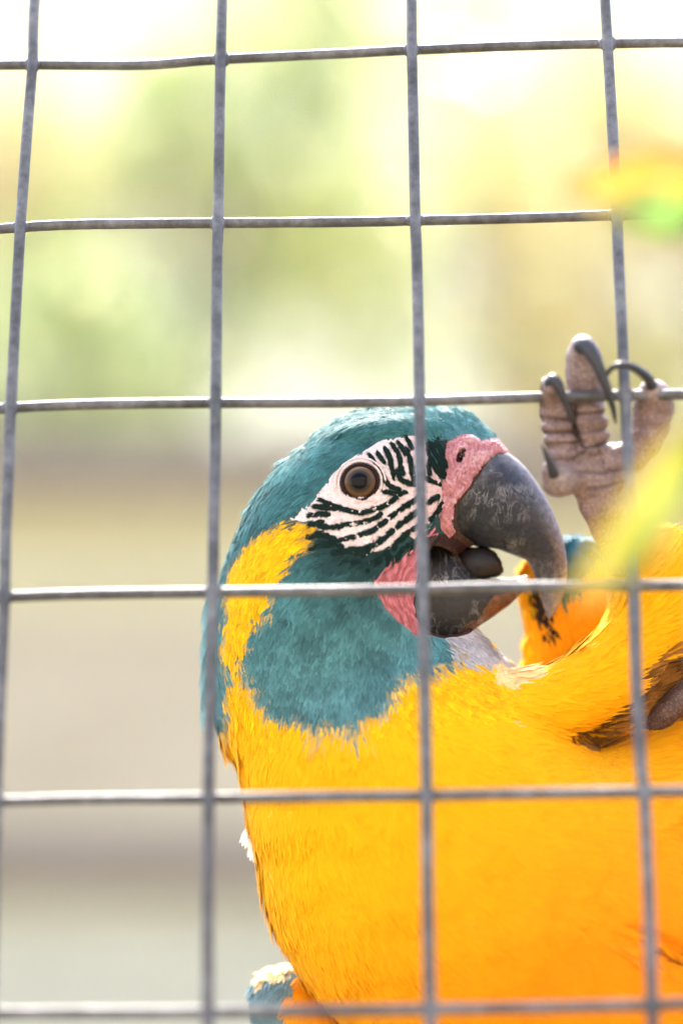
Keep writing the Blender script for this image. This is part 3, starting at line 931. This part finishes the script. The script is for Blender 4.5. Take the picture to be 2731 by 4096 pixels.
eye.rotation_euler = Vector((en.x * 0.6, en.y * 0.45, 1.0)).to_track_quat('Z', 'Y').to_euler()
cap('iris', RE, math.asin(30 / RE), 0.905, M_IRIS, eye)
cap('pupil', RE, 0.0, math.asin(30.5 / RE), M_PUPIL, eye)
def ring(name, R, r, z, m, parent, bumps=0, rx=1.0, ry=1.0, amp=0.0, col=None):
    n = 96
    a = np.linspace(0, 2 * math.pi, n, endpoint=False)
    path = np.stack([R * rx * np.cos(a), R * ry * np.sin(a), z + 0 * a], 1)
    V = []
    for i in range(n):
        rad = path[i] / (np.linalg.norm(path[i][:2])); rad[2] = 0
        rr = r * (1 + amp * math.sin(bumps * a[i]))
        for k in range(8):
            b = 2 * math.pi * k / 8
            V.append(path[i] + rr * (math.cos(b) * rad + math.sin(b) * np.array([0, 0, 1.0])))
    Q = [(i * 8 + k, ((i + 1) % n) * 8 + k, ((i + 1) % n) * 8 + (k + 1) % 8, i * 8 + (k + 1) % 8) for i in range(n) for k in range(8)]
    return mesh_arrays(name, np.array(V) * S0, np.array(Q), m, parent, None if col is None else np.tile(col, (len(V), 1)))
ring('eyelid', 67, 10, 36, M_LID, eye, 40, amp=0.25)
ring('eyelid_fold', 82, 5, 34, M_BODY, eye, 23, 1.02, 1.0, 0.15, SKIN)
ring('eyelid_fold', 93, 4, 32, M_BODY, eye, 17, 1.05, 1.02, 0.2, SKIN)

# --- wings behind the body
WING_UP = [(2088,2245),(2130,2200),(2180,2168),(2260,2143),(2340,2148),(2420,2185),(2560,2280),(2680,2450),(2660,2640),(2500,2760),(2300,2800),(2120,2780),(2078,2690),(2096,2600),(2100,2500),(2086,2420),(2076,2330)]
WING_LOW = [(998,3978),(1011,3930),(1045,3895),(1106,3869),(1176,3860),(1225,3880),(1300,3930),(1420,4050),(1560,4250),(1500,4480),(1300,4520),(1120,4380),(1035,4180),(1002,4050)]
def wing(poly, zmid, k, colour, flow, Lw, n):
    h = 9.0
    P = sc_poly(poly, zmid)
    x = np.arange(P[:, 0].min() - 40, P[:, 0].max() + 40, h); y = np.arange(P[:, 1].min() - 40, P[:, 1].max() + 40, h); z = np.arange(zmid - 300.0, zmid + 300.0, h)
    V, Q = surface_nets(inflate(poly, zmid, k, x, y, z, h), (x[0], y[0], z[0]), h)
    px, py = to_px(V)
    c, _ = colour(px, py)
    o = mesh_arrays('wing', V * S0, Q, M_FEATHER, macaw, c)
    plumage('wing_coverts', V, Q, vnormals(V, Q), n, lambda px, py, P: px > 0, lambda px, py: Lw + 0 * px, 5, o, colour, flow, lift=0.05, spread=0.3, curl=0.1)
    return o
def col_up(px, py):
    c = np.tile(ORA * 0.6 + YEL * 0.4, (len(px), 1))
    c[in_poly(px, py, [(2150,2100),(2500,2100),(2440,2200),(2380,2200),(2330,2260),(2290,2350),(2240,2380),(2180,2330)])] = lin(48, 104, 118)
    c[seg_dist(px, py, [(2112,2270),(2130,2330),(2150,2400),(2185,2490)]) < 22] = lin(50, 40, 34)  # gap in the wing, its darkness painted on as a streak
    c[px < 2112] = YEL
    return c, np.zeros(len(px), bool)
def col_low(px, py):
    c = np.tile(lin(112, 138, 143), (len(px), 1))
    o = in_poly(px + jit(px, py, 9, 7), py + jit(py, px, 8, 7), [(1215,3885),(1240,3900),(1500,4100),(1500,4400),(1280,4300),(1150,4060),(1128,4000),(1150,3960),(1185,3940),(1190,3905)])
    c[o] = ORA * 0.7 + YEL * 0.3
    e = in_poly(px, py, [(1030,3905),(1100,3840),(1240,3840),(1215,3895),(1150,3893),(1090,3905),(1040,3930)])
    c[e] = lin(238, 205, 150)
    return c, np.zeros(len(px), bool)
wing(WING_UP, -230, 0.40, col_up, lambda px, py: np.stack([0.25 + 0 * px, 0.95 + 0 * px], 1), 80, 3500)
wing(WING_LOW, -90, 0.75, col_low, lambda px, py: np.stack([-0.15 + 0 * px, 0.95 + 0 * px], 1), 60, 3000)

# --- loose pointed feathers standing off the nape and flank, each its own part
def big_feather(name, root, tip, width, zr, zt, c0, c1, bow=0.06):
    a, b = loc(*root, zr), loc(*tip, zt)
    e = b - a; L = np.linalg.norm(e); T = e / L
    N = np.array([-0.45, 0.1, 0.9]); N -= (N @ T) * T; N /= np.linalg.norm(N); B = np.cross(N, T)
    n = 12; V, C = [], []
    for i in range(n + 1):
        s = i / n
        w = width * 0.5 * math.sin(math.pi * min(1, 0.18 + 0.82 * s)) ** 0.7
        m = a + e * s + N * (bow * L * math.sin(math.pi * s))
        for u in (-1, -0.5, 0, 0.5, 1):
            V.append(m + B * (w * u) + N * (-abs(u) * w * 0.25 + rng.normal(0, 0.8)) + T * rng.normal(0, 5) * abs(u))
            C.append((c0 * (1 - s) + c1 * s) * rng.uniform(0.85, 1.15))
    Q = [(i * 5 + k, i * 5 + k + 1, (i + 1) * 5 + k + 1, (i + 1) * 5 + k) for i in range(n) for k in range(4)]
    return mesh_arrays(name, np.array(V) * S0, np.array(Q), M_FEATHER, macaw, np.array(C))
TL = lin(122, 148, 154)
for r, t, w_, zr, zt, c0, c1 in [
    ((850,2380),(808,2540),46,10,-20,TEAL,TL), ((850,2480),(806,2680),52,0,-30,TEAL,TL), ((850,2580),(805,2820),54,0,-40,TEAL,TL), ((845,2700),(812,2935),50,20,-30,TEAL,TL),
    ((900,2580),(872,2780),60,70,60,TEAL,TL), ((905,2740),(880,2990),54,60,20,TEAL,TEAL), ((930,2820),(912,3030),46,70,40,TEAL,TEAL_L), ((955,2930),(968,3160),40,50,20,TEAL_L,TL),
    ((930,2690),(884,2780),36,110,90,ORA,ORA), ((940,2720),(918,2850),34,115,95,YEL,ORA), ((960,2860),(920,2960),34,110,80,YEL,ORA), ((925,2480),(888,2600),38,110,90,YEL,ORA)]:
    big_feather('nape_feather', r, t, w_, zr, zt, c0, c1)
for k in range(7):
    big_feather('down_tuft', (1016 + 5 * k, 3285 + 8 * k), (958 + 11 * k, 3372 + 19 * k - 8 * (k % 3)), 24, 70, 70, lin(250, 246, 240), lin(250, 244, 235))

# --- foot gripping the mesh
h = 5.0
fx = np.arange(2110 - CX, 2740 - CX, h); fy = np.arange(CY - 2330, CY - 1300, h); fz = np.arange(280.0, 800.0, h)
fx = fx * 0.94 if False else fx
def blob_chain(pts, k):
    g = None
    for (a, ra), (b, rb) in zip(pts[:-1], pts[1:]):
        c = capsule(loc(*a), loc(*b), ra, rb, fx, fy, fz)
        g = c if g is None else smin(g, c, k)
    return g
def pads(pts, k, sq=(1.0, 0.62, 0.9)):
    g = None
    for p, r in pts:
        b = ball(loc(*p), (r * sq[0], r * sq[1], r * sq[2]), fx, fy, fz)
        g = b if g is None else smin(g, b, k)
    return g
toeA = smin(blob_chain([((2262,1850,560),58),((2232,1716,566),56),((2216,1630,571),54),((2206,1585,602),54),((2204,1555,645),48),((2208,1548,685),34)], 8),
            pads([((2214,1655,585),60),((2228,1708,582),62),((2240,1760,578),66),((2262,1818,572),70)], 5), 6)
toeB = smin(blob_chain([((2366,1790,560),60),((2352,1670,558),62),((2340,1580,556),70),((2338,1490,576),74),((2332,1425,606),66),((2330,1392,640),50)], 8),
            pads([((2352,1640,580),64),((2360,1690,578),68),((2366,1742,574),68),((2362,1800,566),70)], 5), 6)
toeC = smin(blob_chain([((2440,1850,560),62),((2520,1825,556),62),((2575,1765,556),64),((2600,1700,560),70),((2612,1630,570),76),((2612,1590,596),68),((2604,1572,630),50)], 10),
            pads([((2585,1740,580),62),((2606,1680,584),66),((2616,1615,592),70)], 6, (0.95, 0.7, 0.9)), 8)
toeD = smin(blob_chain([((2330,1905,560),62),((2260,1915,600),58),((2222,1900,640),50),((2204,1880,665),36)], 12), pads([((2232,1935,615),62),((2215,1890,650),44)], 8, (1, .8, .9)), 8)
palm = smin(ball(loc(2370, 1868, 545), (135, 105, 75), fx, fy, fz), ball(loc(2470, 1880, 560), (60, 75, 60), fx, fy, fz), 20)
tarsus = blob_chain([((2385,1930,535),92),((2405,2010,510),84),((2432,2110,450),66),((2480,2240,360),66)], 20)
g = smin(palm, tarsus, 30); g = smin(g, toeD, 10); g = smin(g, toeC, 14); web = ball(loc(2296, 1790, 548), (60, 110, 45), fx, fy, fz)
g = smin(g, smin(smin(toeA, toeB, 4), web, 6), 7)
X, Y = np.meshgrid(fx, fy, indexing='ij')
FVx, FQx = surface_nets(g, (fx[0], fy[0], fz[0]), h)
px, py = to_px(FVx)
fc = np.tile(lin(128, 106, 100), (len(px), 1))
t = np.clip((1620 - py) / 150, 0, 1)[:, None]; fc = fc * (1 - 0.6 * t) + lin(150, 136, 132) * 0.6 * t
t = np.clip((py - 1930) / 120, 0, 1)[:, None]; fc = fc * (1 - 0.6 * t) + lin(150, 128, 124) * 0.6 * t
t = np.clip(1 - np.hypot(px - 2225, py - 1915) / 110, 0, 1)[:, None]; fc = fc * (1 - 0.7 * t) + lin(146, 138, 138) * 0.7 * t
# skin creases as relief
FNx = vnormals(FVx, FQx)
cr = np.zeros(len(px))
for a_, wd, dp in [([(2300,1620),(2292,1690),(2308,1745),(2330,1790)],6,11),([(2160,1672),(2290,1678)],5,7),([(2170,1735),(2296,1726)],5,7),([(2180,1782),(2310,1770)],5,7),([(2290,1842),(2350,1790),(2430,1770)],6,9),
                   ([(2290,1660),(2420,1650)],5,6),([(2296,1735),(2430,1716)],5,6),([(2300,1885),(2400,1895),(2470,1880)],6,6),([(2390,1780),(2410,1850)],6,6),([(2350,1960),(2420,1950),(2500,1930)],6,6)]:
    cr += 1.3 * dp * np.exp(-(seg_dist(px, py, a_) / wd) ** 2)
sc_ = np.sin(px / 4.1 + np.sin(py / 7.0)) * np.sin(py / 3.7 + np.sin(px / 9.0)) * 1.1
FVx2 = FVx - FNx * np.where(FNx[:, 2] > -0.2, cr, 0)[:, None] + FNx * sc_[:, None]
M_FOOT = mat_scaly()
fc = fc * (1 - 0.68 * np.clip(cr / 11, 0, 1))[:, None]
foot = mesh_arrays('foot', FVx2 * S0, FQx, M_FOOT, macaw, fc)
def claw(pts, r0, parent):
    P = catmull(np.array([loc(*p) for p in pts]), 8)
    s = np.linspace(0, 1, len(P))
    V, Q = tube_arrays(P * S0, (r0 * (1 - s) ** 0.7 + 1.2) * S0, 12)
    return mesh_arrays('claw', V, Q, M_CLAW, parent)
claw([(2196,1535,690),(2212,1520,716),(2234,1545,732),(2256,1595,733),(2276,1655,722),(2292,1700,705)], 26, foot)
claw([(2322,1385,668),(2342,1382,700),(2372,1425,728),(2402,1490,738),(2430,1565,736),(2452,1640,720),(2462,1700,700)], 33, foot)
claw([(2606,1545,670),(2585,1508,705),(2540,1474,748),(2490,1460,764),(2448,1470,750),(2430,1495,728),(2427,1515,712)], 21, foot)
claw([(2214,1900,680),(2202,1865,705),(2184,1820,722),(2164,1778,728)], 21, foot)
# the other leg, tucked in the fold at the flank
V, Q = tube_arrays(catmull(np.array([loc(2560, 2960, 40), loc(2660, 2850, 150), loc(2760, 2760, 175), loc(2900, 2700, 150)]), 8) * S0, 52 * S0, 20)
mesh_arrays('leg', V, Q, M_FOOT, macaw, np.tile(lin(96, 74, 70), (len(V), 1)))
# ------------------------------------------------------------------ wire mesh in front of the bird
PN = RIGHT * 0.05167657 + UP * -0.35854825 + FWD * 0.93207384
PD = 0.8141
def on_mesh(px, py, off):
    d = RIGHT * ((px - CX) / FPX) + UP * ((CY - py) / FPX) + FWD
    return CAM + d * ((PD + off) / (d @ PN))
VW = [[(155,-160),(140,0),(134,131),(131,257),(110,523),(85,871),(76,1024),(61,1311),(45,1625),(35,1895),(24,2120),(19,2386),(7,2658),(-10,3072),(-20,3400),(-45,4200)],
      [(893,-160),(889,0),(883,235),(878,488),(873,889),(869,1024),(866,1311),(862,1616),(859,1895),(855,2100),(852,2370),(843,2745),(836,3072),(835,3194),(832,3595),(832,4048),(831,4250)],
      [(1645,-160),(1646,0),(1647,200),(1653,523),(1660,871),(1666,1024),(1672,1311),(1677,1603),(1681,1895),(1685,2100),(1690,2357),(1697,2710),(1704,3072),(1706,3183),(1710,3594),(1719,4038),(1723,4250)],
      [(2410,-160),(2418,0),(2428,174),(2450,557),(2465,862),(2471,1024),(2485,1311),(2498,1581),(2508,1807),(2519,2048),(2533,2344),(2543,2710),(2562,3072),(2574,3168),(2593,3594),(2606,4021),(2615,4250)]]
HW = [[(-200,262),(0,260),(131,259),(305,260),(558,260),(697,251),(883,237),(1366,214),(1647,200),(2063,183),(2427,174),(2731,170),(2950,168)],
      [(-200,925),(0,915),(81,909),(200,902),(348,897),(600,894),(873,892),(1366,888),(1662,882),(2063,873),(2465,861),(2731,855),(2950,850)],
      [(-200,1642),(0,1635),(45,1632),(348,1619),(862,1612),(1366,1610),(1675,1605),(2063,1592),(2489,1581),(2731,1578),(2950,1576)],
      [(-200,2394),(20,2388),(348,2377),(852,2370),(1366,2363),(1690,2357),(2063,2348),(2533,2344),(2731,2341),(2950,2338)],
      [(-200,3212),(0,3207),(348,3198),(836,3194),(1366,3186),(1707,3183),(2063,3176),(2572,3168),(2731,3166),(2950,3162)],
      [(-200,4054),(0,4052),(500,4050),(832,4048),(1366,4043),(1719,4038),(2200,4030),(2606,4021),(2731,4016),(2950,4010)]]
panel = empty('wire_mesh_panel', Matrix.Translation(Vector(on_mesh(1365, 4100, 0))))
tag(panel, 'grey galvanised welded wire mesh panel across the whole picture', 'wire mesh')
pinv = np.array(panel.location)
def wire(name, pts, off, r):
    P = np.array([on_mesh(x, y, off) for x, y in pts])
    a, b = P[0] - P[1], P[-1] - P[-2]
    P = np.vstack([P[0] + a / np.linalg.norm(a) * 0.14, P, P[-1] + b / np.linalg.norm(b) * 0.14])
    P = catmull(P, 10) - pinv
    V, Q = tube_arrays(P, r * (1 + rng.normal(0, 0.008, len(P))), 16, 1.0, PN)
    return mesh_arrays(name, V, Q, M_WIRE, panel)
for p in VW: wire('vertical_wire', p, -0.0018, 0.0021)
for p in HW: wire('horizontal_wire', p, 0.0018, 0.0020)

# weld beads where the wires cross
wv, wq = [], []
for i in range(9):
    th = math.pi * i / 8
    for k in range(12):
        a = 2 * math.pi * k / 12
        wv.append((math.sin(th) * math.cos(a), math.sin(th) * math.sin(a), math.cos(th)))
wq = np.array([(i * 12 + k, (i + 1) * 12 + k, (i + 1) * 12 + (k + 1) % 12, i * 12 + (k + 1) % 12) for i in range(8) for k in range(12)])
wv = np.array(wv)
for vw in VW:
    for hw in HW:
        va, ha = np.array(vw, float), np.array(hw, float)
        y = ha[len(ha) // 2, 1]
        for _ in range(4):
            x = np.interp(y, va[:, 1], va[:, 0]); y = np.interp(x, ha[:, 0], ha[:, 1])
        c = on_mesh(x, y, 0.0) - pinv
        s_ = np.array([0.0034, 0.0024, 0.0031]) * rng.uniform(0.9, 1.15, 3)
        mesh_arrays('weld', wv * s_ * (1 + 0.06 * np.sin(wv[:, :1] * 7 + x)) + c, wq, M_WIRE, panel)

# ------------------------------------------------------------------ leafy twig between lens and mesh
M_NEARLEAF = mat_leaf('near_leaf', None, None, 0.45)
M_TWIG = mat_simple('twig_bark', (0.42, 0.30, 0.24), 0.7, 0, 0.3, 200.0, 0.4, 0.001, 0.3)
twig = empty('leafy_twig', Matrix.Translation(Vector(at_depth(2900, 2700, 0.655))))
tag(twig, 'blurred twig with two yellow and green leaves close in front of the mesh', 'twig')
tinv = np.array(twig.location)
def leaf(spine, widths, cols, depth0, depth1, fold=0.25):
    S = catmull(np.array([(*p,) for p in spine], float), 8)
    n = len(S); dep = np.linspace(depth0, depth1, n)
    V, C = [], []
    us = np.linspace(-1, 1, 9)
    d = np.gradient(S, axis=0); d /= np.linalg.norm(d, axis=1)[:, None]
    for i in range(n):
        s = i / (n - 1)
        w = np.interp(s, np.linspace(0, 1, len(widths)), widths)
        for u in us:
            q = S[i] + np.array([-d[i, 1], d[i, 0]]) * w * u * 0.5
            V.append(at_depth(q[0], q[1], dep[i] - fold * 0.02 * abs(u) + 0.002 * math.sin(14 * s + 3 * u)) - tinv)
            c = cols(s, u); C.append(c)
    k = len(us)
    Q = [(i * k + j, i * k + j + 1, (i + 1) * k + j + 1, (i + 1) * k + j) for i in range(n - 1) for j in range(k - 1)]
    return mesh_arrays('leaf', np.array(V), np.array(Q), M_NEARLEAF, twig, np.array(C))
LG, LY, LO = np.array([0.12, 0.22, 0.03]), np.array([0.28, 0.20, 0.035]), np.array([0.32, 0.12, 0.02])
TOPSIDE = -1.0
def c_top(s, u):
    # orange along the upper margin and towards the tip, green at the lower base
    g = max(0, min(1, (0.72 - s) / 0.3)) * max(0, min(1, (u * TOPSIDE + 0.45) / 0.5))
    o = max(0, min(1, (-u * TOPSIDE) / 0.5 + 0.1))
    c = LY * (1 - g) + LG * g
    return c * (1 - 0.7 * o) + LO * 0.7 * o
def c_low(s, u):
    g = max(0, min(1, (0.5 - abs(s - 0.3)) / 0.25)) * max(0, min(1, 1.0 - abs(u + 0.15) * 1.3))
    return LY * (1 - g) + LG * g
leaf([(2900,800),(2731,785),(2560,768),(2400,755),(2240,748)], [60,330,310,190,4], c_top, 0.69, 0.67)
leaf([(2860,1650),(2720,1850),(2610,2050),(2490,2210),(2370,2330),(2270,2420)], [40,190,240,210,110,4], c_low, 0.63, 0.63)
st = np.array([at_depth(x, y, 0.655) - tinv for x, y in [(2850,2700),(2850,2300),(2870,1900),(2850,1600),(2880,1200),(2900,800),(2940,500)]])
V, Q = tube_arrays(catmull(st, 8), 0.0035, 10)
mesh_arrays('stem', V, Q, M_TWIG, twig)

# ------------------------------------------------------------------ ground and the timber wall behind
def box_arrays(c, s):
    V = np.array([(x, y, z) for x in (-1, 1) for y in (-1, 1) for z in (-1, 1)], float) * np.array(s) / 2 + np.array(c)
    Q = np.array([(0,1,3,2),(4,6,7,5),(0,4,5,1),(2,3,7,6),(0,2,6,4),(1,5,7,3)])
    return V, Q
gm, n_, p_, o_ = new_mat('ground_soil')
v_ = objcoord(n_)
z1 = noise(n_, v_, 1.2, 6.0); z2 = noise(n_, v_, 14.0, 6.0)
r1 = ramp(n_, z1.outputs[0], [(0.35, (0.07, 0.065, 0.035)), (0.65, (0.14, 0.12, 0.08))])
n_.links.new(r1.outputs[0], p_.inputs['Base Color']); p_.inputs['Roughness'].default_value = 0.95
bump(n_, p_, z2.outputs[0], 0.5, 0.03)
gV = np.array([(-600, -600, 0), (600, -600, 0), (600, 900, 0), (-600, 900, 0)], float)
gnd = mesh_arrays('ground', gV, np.array([(0, 1, 2, 3)]), gm)
tag(gnd, kind='structure')

WY = 6.2                                        # distance of the wall
def wall_z(py, y=WY):
    el = PITCH + math.atan((CY - py) / FPX)
    return CAM[2] + y * math.tan(el)
M_BOARD_A = mat_wood('pale_olive_board', (0.44, 0.39, 0.215), (0.57, 0.52, 0.325))
M_BOARD_B = mat_wood('weathered_board', (0.37, 0.31, 0.21), (0.52, 0.45, 0.32))
M_BOARD_C = mat_wood('pale_grey_board', (0.40, 0.385, 0.29), (0.53, 0.51, 0.385))
M_BEAM = mat_wood('dark_beam', (0.19, 0.155, 0.12), (0.28, 0.23, 0.18))
wall = empty('timber_wall', Matrix.Translation(Vector((0, WY, 0))))
tag(wall, 'weathered timber board wall with two dark rails, out of focus behind the macaw', 'wall')
zt = wall_z(1860)
zs = list(np.linspace(0.02, wall_z(3480), 9)) + list(np.linspace(wall_z(3480) + 0.012, zt - 0.09, 7))
for a, b in zip(zs[:-1], zs[1:]):
    if b - a < 0.05: continue
    mid = (a + b) / 2
    m = M_BOARD_C if b <= wall_z(3480) + 1e-6 else (M_BOARD_A if mid > wall_z(2500) else M_BOARD_B)
    V, Q = box_arrays((0, rng.normal(0, 0.004), mid), (9.0, 0.035, b - a - 0.008))
    mesh_arrays('board', V, Q, m, wall, smooth=False)
V, Q = box_arrays((0, -0.07, zt - 0.02), (9.2, 0.14, 0.13)); mesh_arrays('rail', V, Q, M_BEAM, wall, smooth=False)
V, Q = box_arrays((0, -0.055, wall_z(3440)), (9.0, 0.07, 0.14)); mesh_arrays('rail', V, Q, M_BEAM, wall, smooth=False)
for x in (-4.2, -1.9, 1.9, 4.2):
    V, Q = box_arrays((x, 0.08, zt / 2), (0.12, 0.12, zt - 0.06)); mesh_arrays('post', V, Q, M_BEAM, wall, smooth=False)

# ------------------------------------------------------------------ trees beyond the wall
M_TLEAF = mat_leaf('tree_leaf', None, None, 0.55)
M_BARK = mat_simple('bark', (0.24, 0.19, 0.15), 0.9, 0, 0.2, 12.0, 0.8, 0.02, 0.4)
GAPS = [(365, 330, 150), (1870, 1040, 150), (2090, 110, 130), (2180, 360, 110), (640, -20, 110), (2640, 30, 110), (1150, 640, 60), (700, 560, 60)]
def tree(name, label, base, top, crown_r, nclump, nleaf, cols, lsize):
    """trunk and limbs with a loose, shallow crown of leaf clumps; light falls through its openings"""
    root = empty(name, Matrix.Translation(Vector(base)))
    tag(root, label, 'tree', 'trees beyond the timber wall')
    base = np.array(base, float); top = np.array(top, float) - base; cr = np.array(crown_r)
    path = catmull(np.array([(0, 0, 0), (0.05, 0.03, top[2] * 0.3), (top[0] * 0.5, top[1] * 0.6, top[2] * 0.65), tuple(top)]), 6)
    V, Q = tube_arrays(path, np.linspace(0.09, 0.025, len(path)), 10)
    trunk = mesh_arrays('trunk', V, Q, M_BARK, root)
    cl = []
    while len(cl) < nclump:
        d = rng.uniform(-1, 1, 3)
        if np.linalg.norm(d) < 1: cl.append(top + d * cr)
    for c in cl[:14]:
        i = rng.integers(len(path) // 2, len(path))
        bv, bq = tube_arrays(catmull(np.array([path[i], (path[i] + c) / 2 + rng.normal(0, 0.08, 3), c]), 4), np.linspace(0.022, 0.008, 9), 6)
        mesh_arrays('branch', bv, bq, M_BARK, trunk)
    per = nleaf // nclump
    P = np.vstack([c + rng.normal(size=(per, 3)) * np.array([0.15, 0.12, 0.13]) for c in cl])
    W_ = P + base - CAM
    dp = W_ @ FWD
    lx = CX + (W_ @ RIGHT) / dp * FPX; ly = CY - (W_ @ UP) / dp * FPX
    keep = np.ones(len(P), bool)
    for gx_, gy_, gr in GAPS: keep &= np.hypot(lx - gx_, ly - gy_) > gr * rng.uniform(0.75, 1.2, len(P))
    P = P[keep]; n = len(P)
    a = rng.normal(size=(n, 3)); a /= np.linalg.norm(a, axis=1)[:, None]
    b = np.cross(a, rng.normal(size=(n, 3))); b /= np.linalg.norm(b, axis=1)[:, None]
    c_ = np.cross(a, b)
    L = rng.uniform(0.7, 1.3, n)[:, None] * lsize
    V = np.stack([P - a * L, P + b * L * 0.4 - c_ * L * 0.1, P + a * L, P - b * L * 0.4 - c_ * L * 0.1], 1).reshape(-1, 3)
    Q = (np.arange(n) * 4)[:, None] + np.arange(4)[None, :]
    # colour drifts from clump to clump
    ci = np.repeat(rng.integers(0, len(cols), nclump), per)[keep]
    alt = rng.random(n) < 0.35; ci[alt] = rng.integers(0, len(cols), alt.sum())
    C = np.array(cols)[ci] * rng.uniform(0.8, 1.2, n)[:, None]
    mesh_arrays('crown', V, Q, M_TLEAF, root, np.repeat(np.clip(C, 0, 0.85), 4, axis=0), smooth=False)
    return root
# sunlit grassy slope rising behind the garden
hm, n_, p_, o_ = new_mat('hillside_grass')
v_ = objcoord(n_)
z1 = noise(n_, v_, 0.25, 3.0); z2 = noise(n_, v_, 0.9, 6.0)
r1 = ramp(n_, z1.outputs[0], [(0.38, (0.115, 0.13, 0.08)), (0.62, (0.235, 0.23, 0.155))])
n_.links.new(r1.outputs[0], p_.inputs['Base Color']); p_.inputs['Roughness'].default_value = 0.95
bump(n_, p_, z2.outputs[0], 0.6, 0.3)
hx = np.linspace(-140, 140, 60); hs = np.linspace(0, 1, 24)
HVt = np.array([(x, 16 + 110 * s, -0.02 + 77 * s ** 1.05 * (1 + 0.06 * math.sin(x / 9.0 + 0.6) + 0.05 * math.sin(x / 4.1 + s * 5))) for s in hs for x in hx])
HQt = np.array([(i * 60 + j, i * 60 + j + 1, (i + 1) * 60 + j + 1, (i + 1) * 60 + j) for i in range(23) for j in range(59)])
hill = mesh_arrays('hillside', HVt, HQt, hm); tag(hill, kind='structure')

G1, G2, G3 = (0.25, 0.31, 0.13), (0.33, 0.38, 0.18), (0.18, 0.24, 0.095)
Y1, Y2, O1 = (0.56, 0.50, 0.24), (0.48, 0.47, 0.25), (0.62, 0.43, 0.27)
TREES = [('blurred green tree at the left edge above the timber wall', (-2.3, 8.6, 0), (-1.15, 8.6, 3.75), (0.75, 0.5, 0.55), 22, 1000, [G1, G2, G3, Y2]),
         ('blurred orange tinted tree at the upper left corner', (-3.0, 10.5, 0), (-1.35, 10.5, 5.6), (0.8, 0.5, 1.0), 28, 1200, [O1, Y1, G2]),
         ('blurred yellow green tree left of the centre wire', (-1.2, 9.6, 0), (-0.35, 9.6, 5.0), (0.85, 0.5, 1.15), 36, 1500, [G2, Y2, G2, G1]),
         ('blurred pale yellow tree in the middle above the crown of the head', (1.6, 10.2, 0), (0.45, 10.2, 5.25), (0.85, 0.5, 1.2), 36, 1500, [Y1, Y2, G2, Y1]),
         ('blurred golden tree at the right behind the gripping foot', (2.6, 9.2, 0), (1.25, 9.2, 4.8), (0.75, 0.5, 1.3), 36, 1700, [Y1, O1, Y2, Y1])]
rng = np.random.default_rng(41)
for lb, ba, tp, cr, nc, nl, cs in TREES: tree('leafy_tree', lb, ba, tp, cr, nc, nl, cs, 0.075)

# unseen slope added behind the camera for front fill and eye reflections
kx = np.linspace(-60, 60, 41); ky = np.linspace(0, 1, 12)
KV = np.array([(x, -3.2 - 9 * s, -0.03 + 7.5 * (1 - (1 - s) ** 2.0) * (1 + 0.08 * math.sin(x / 3.1))) for s in ky for x in kx])
KQ = np.array([(i * 41 + j, (i + 1) * 41 + j, (i + 1) * 41 + j + 1, i * 41 + j + 1) for i in range(11) for j in range(40)])
km = mat_simple('fill_bank_surface', (0.33, 0.30, 0.255), 0.95, 0, 0.1, 1.5, 0.6, 0.1, 0.35)
fill_bank = mesh_arrays('fill_bank', KV, KQ, km); tag(fill_bank, kind='structure')
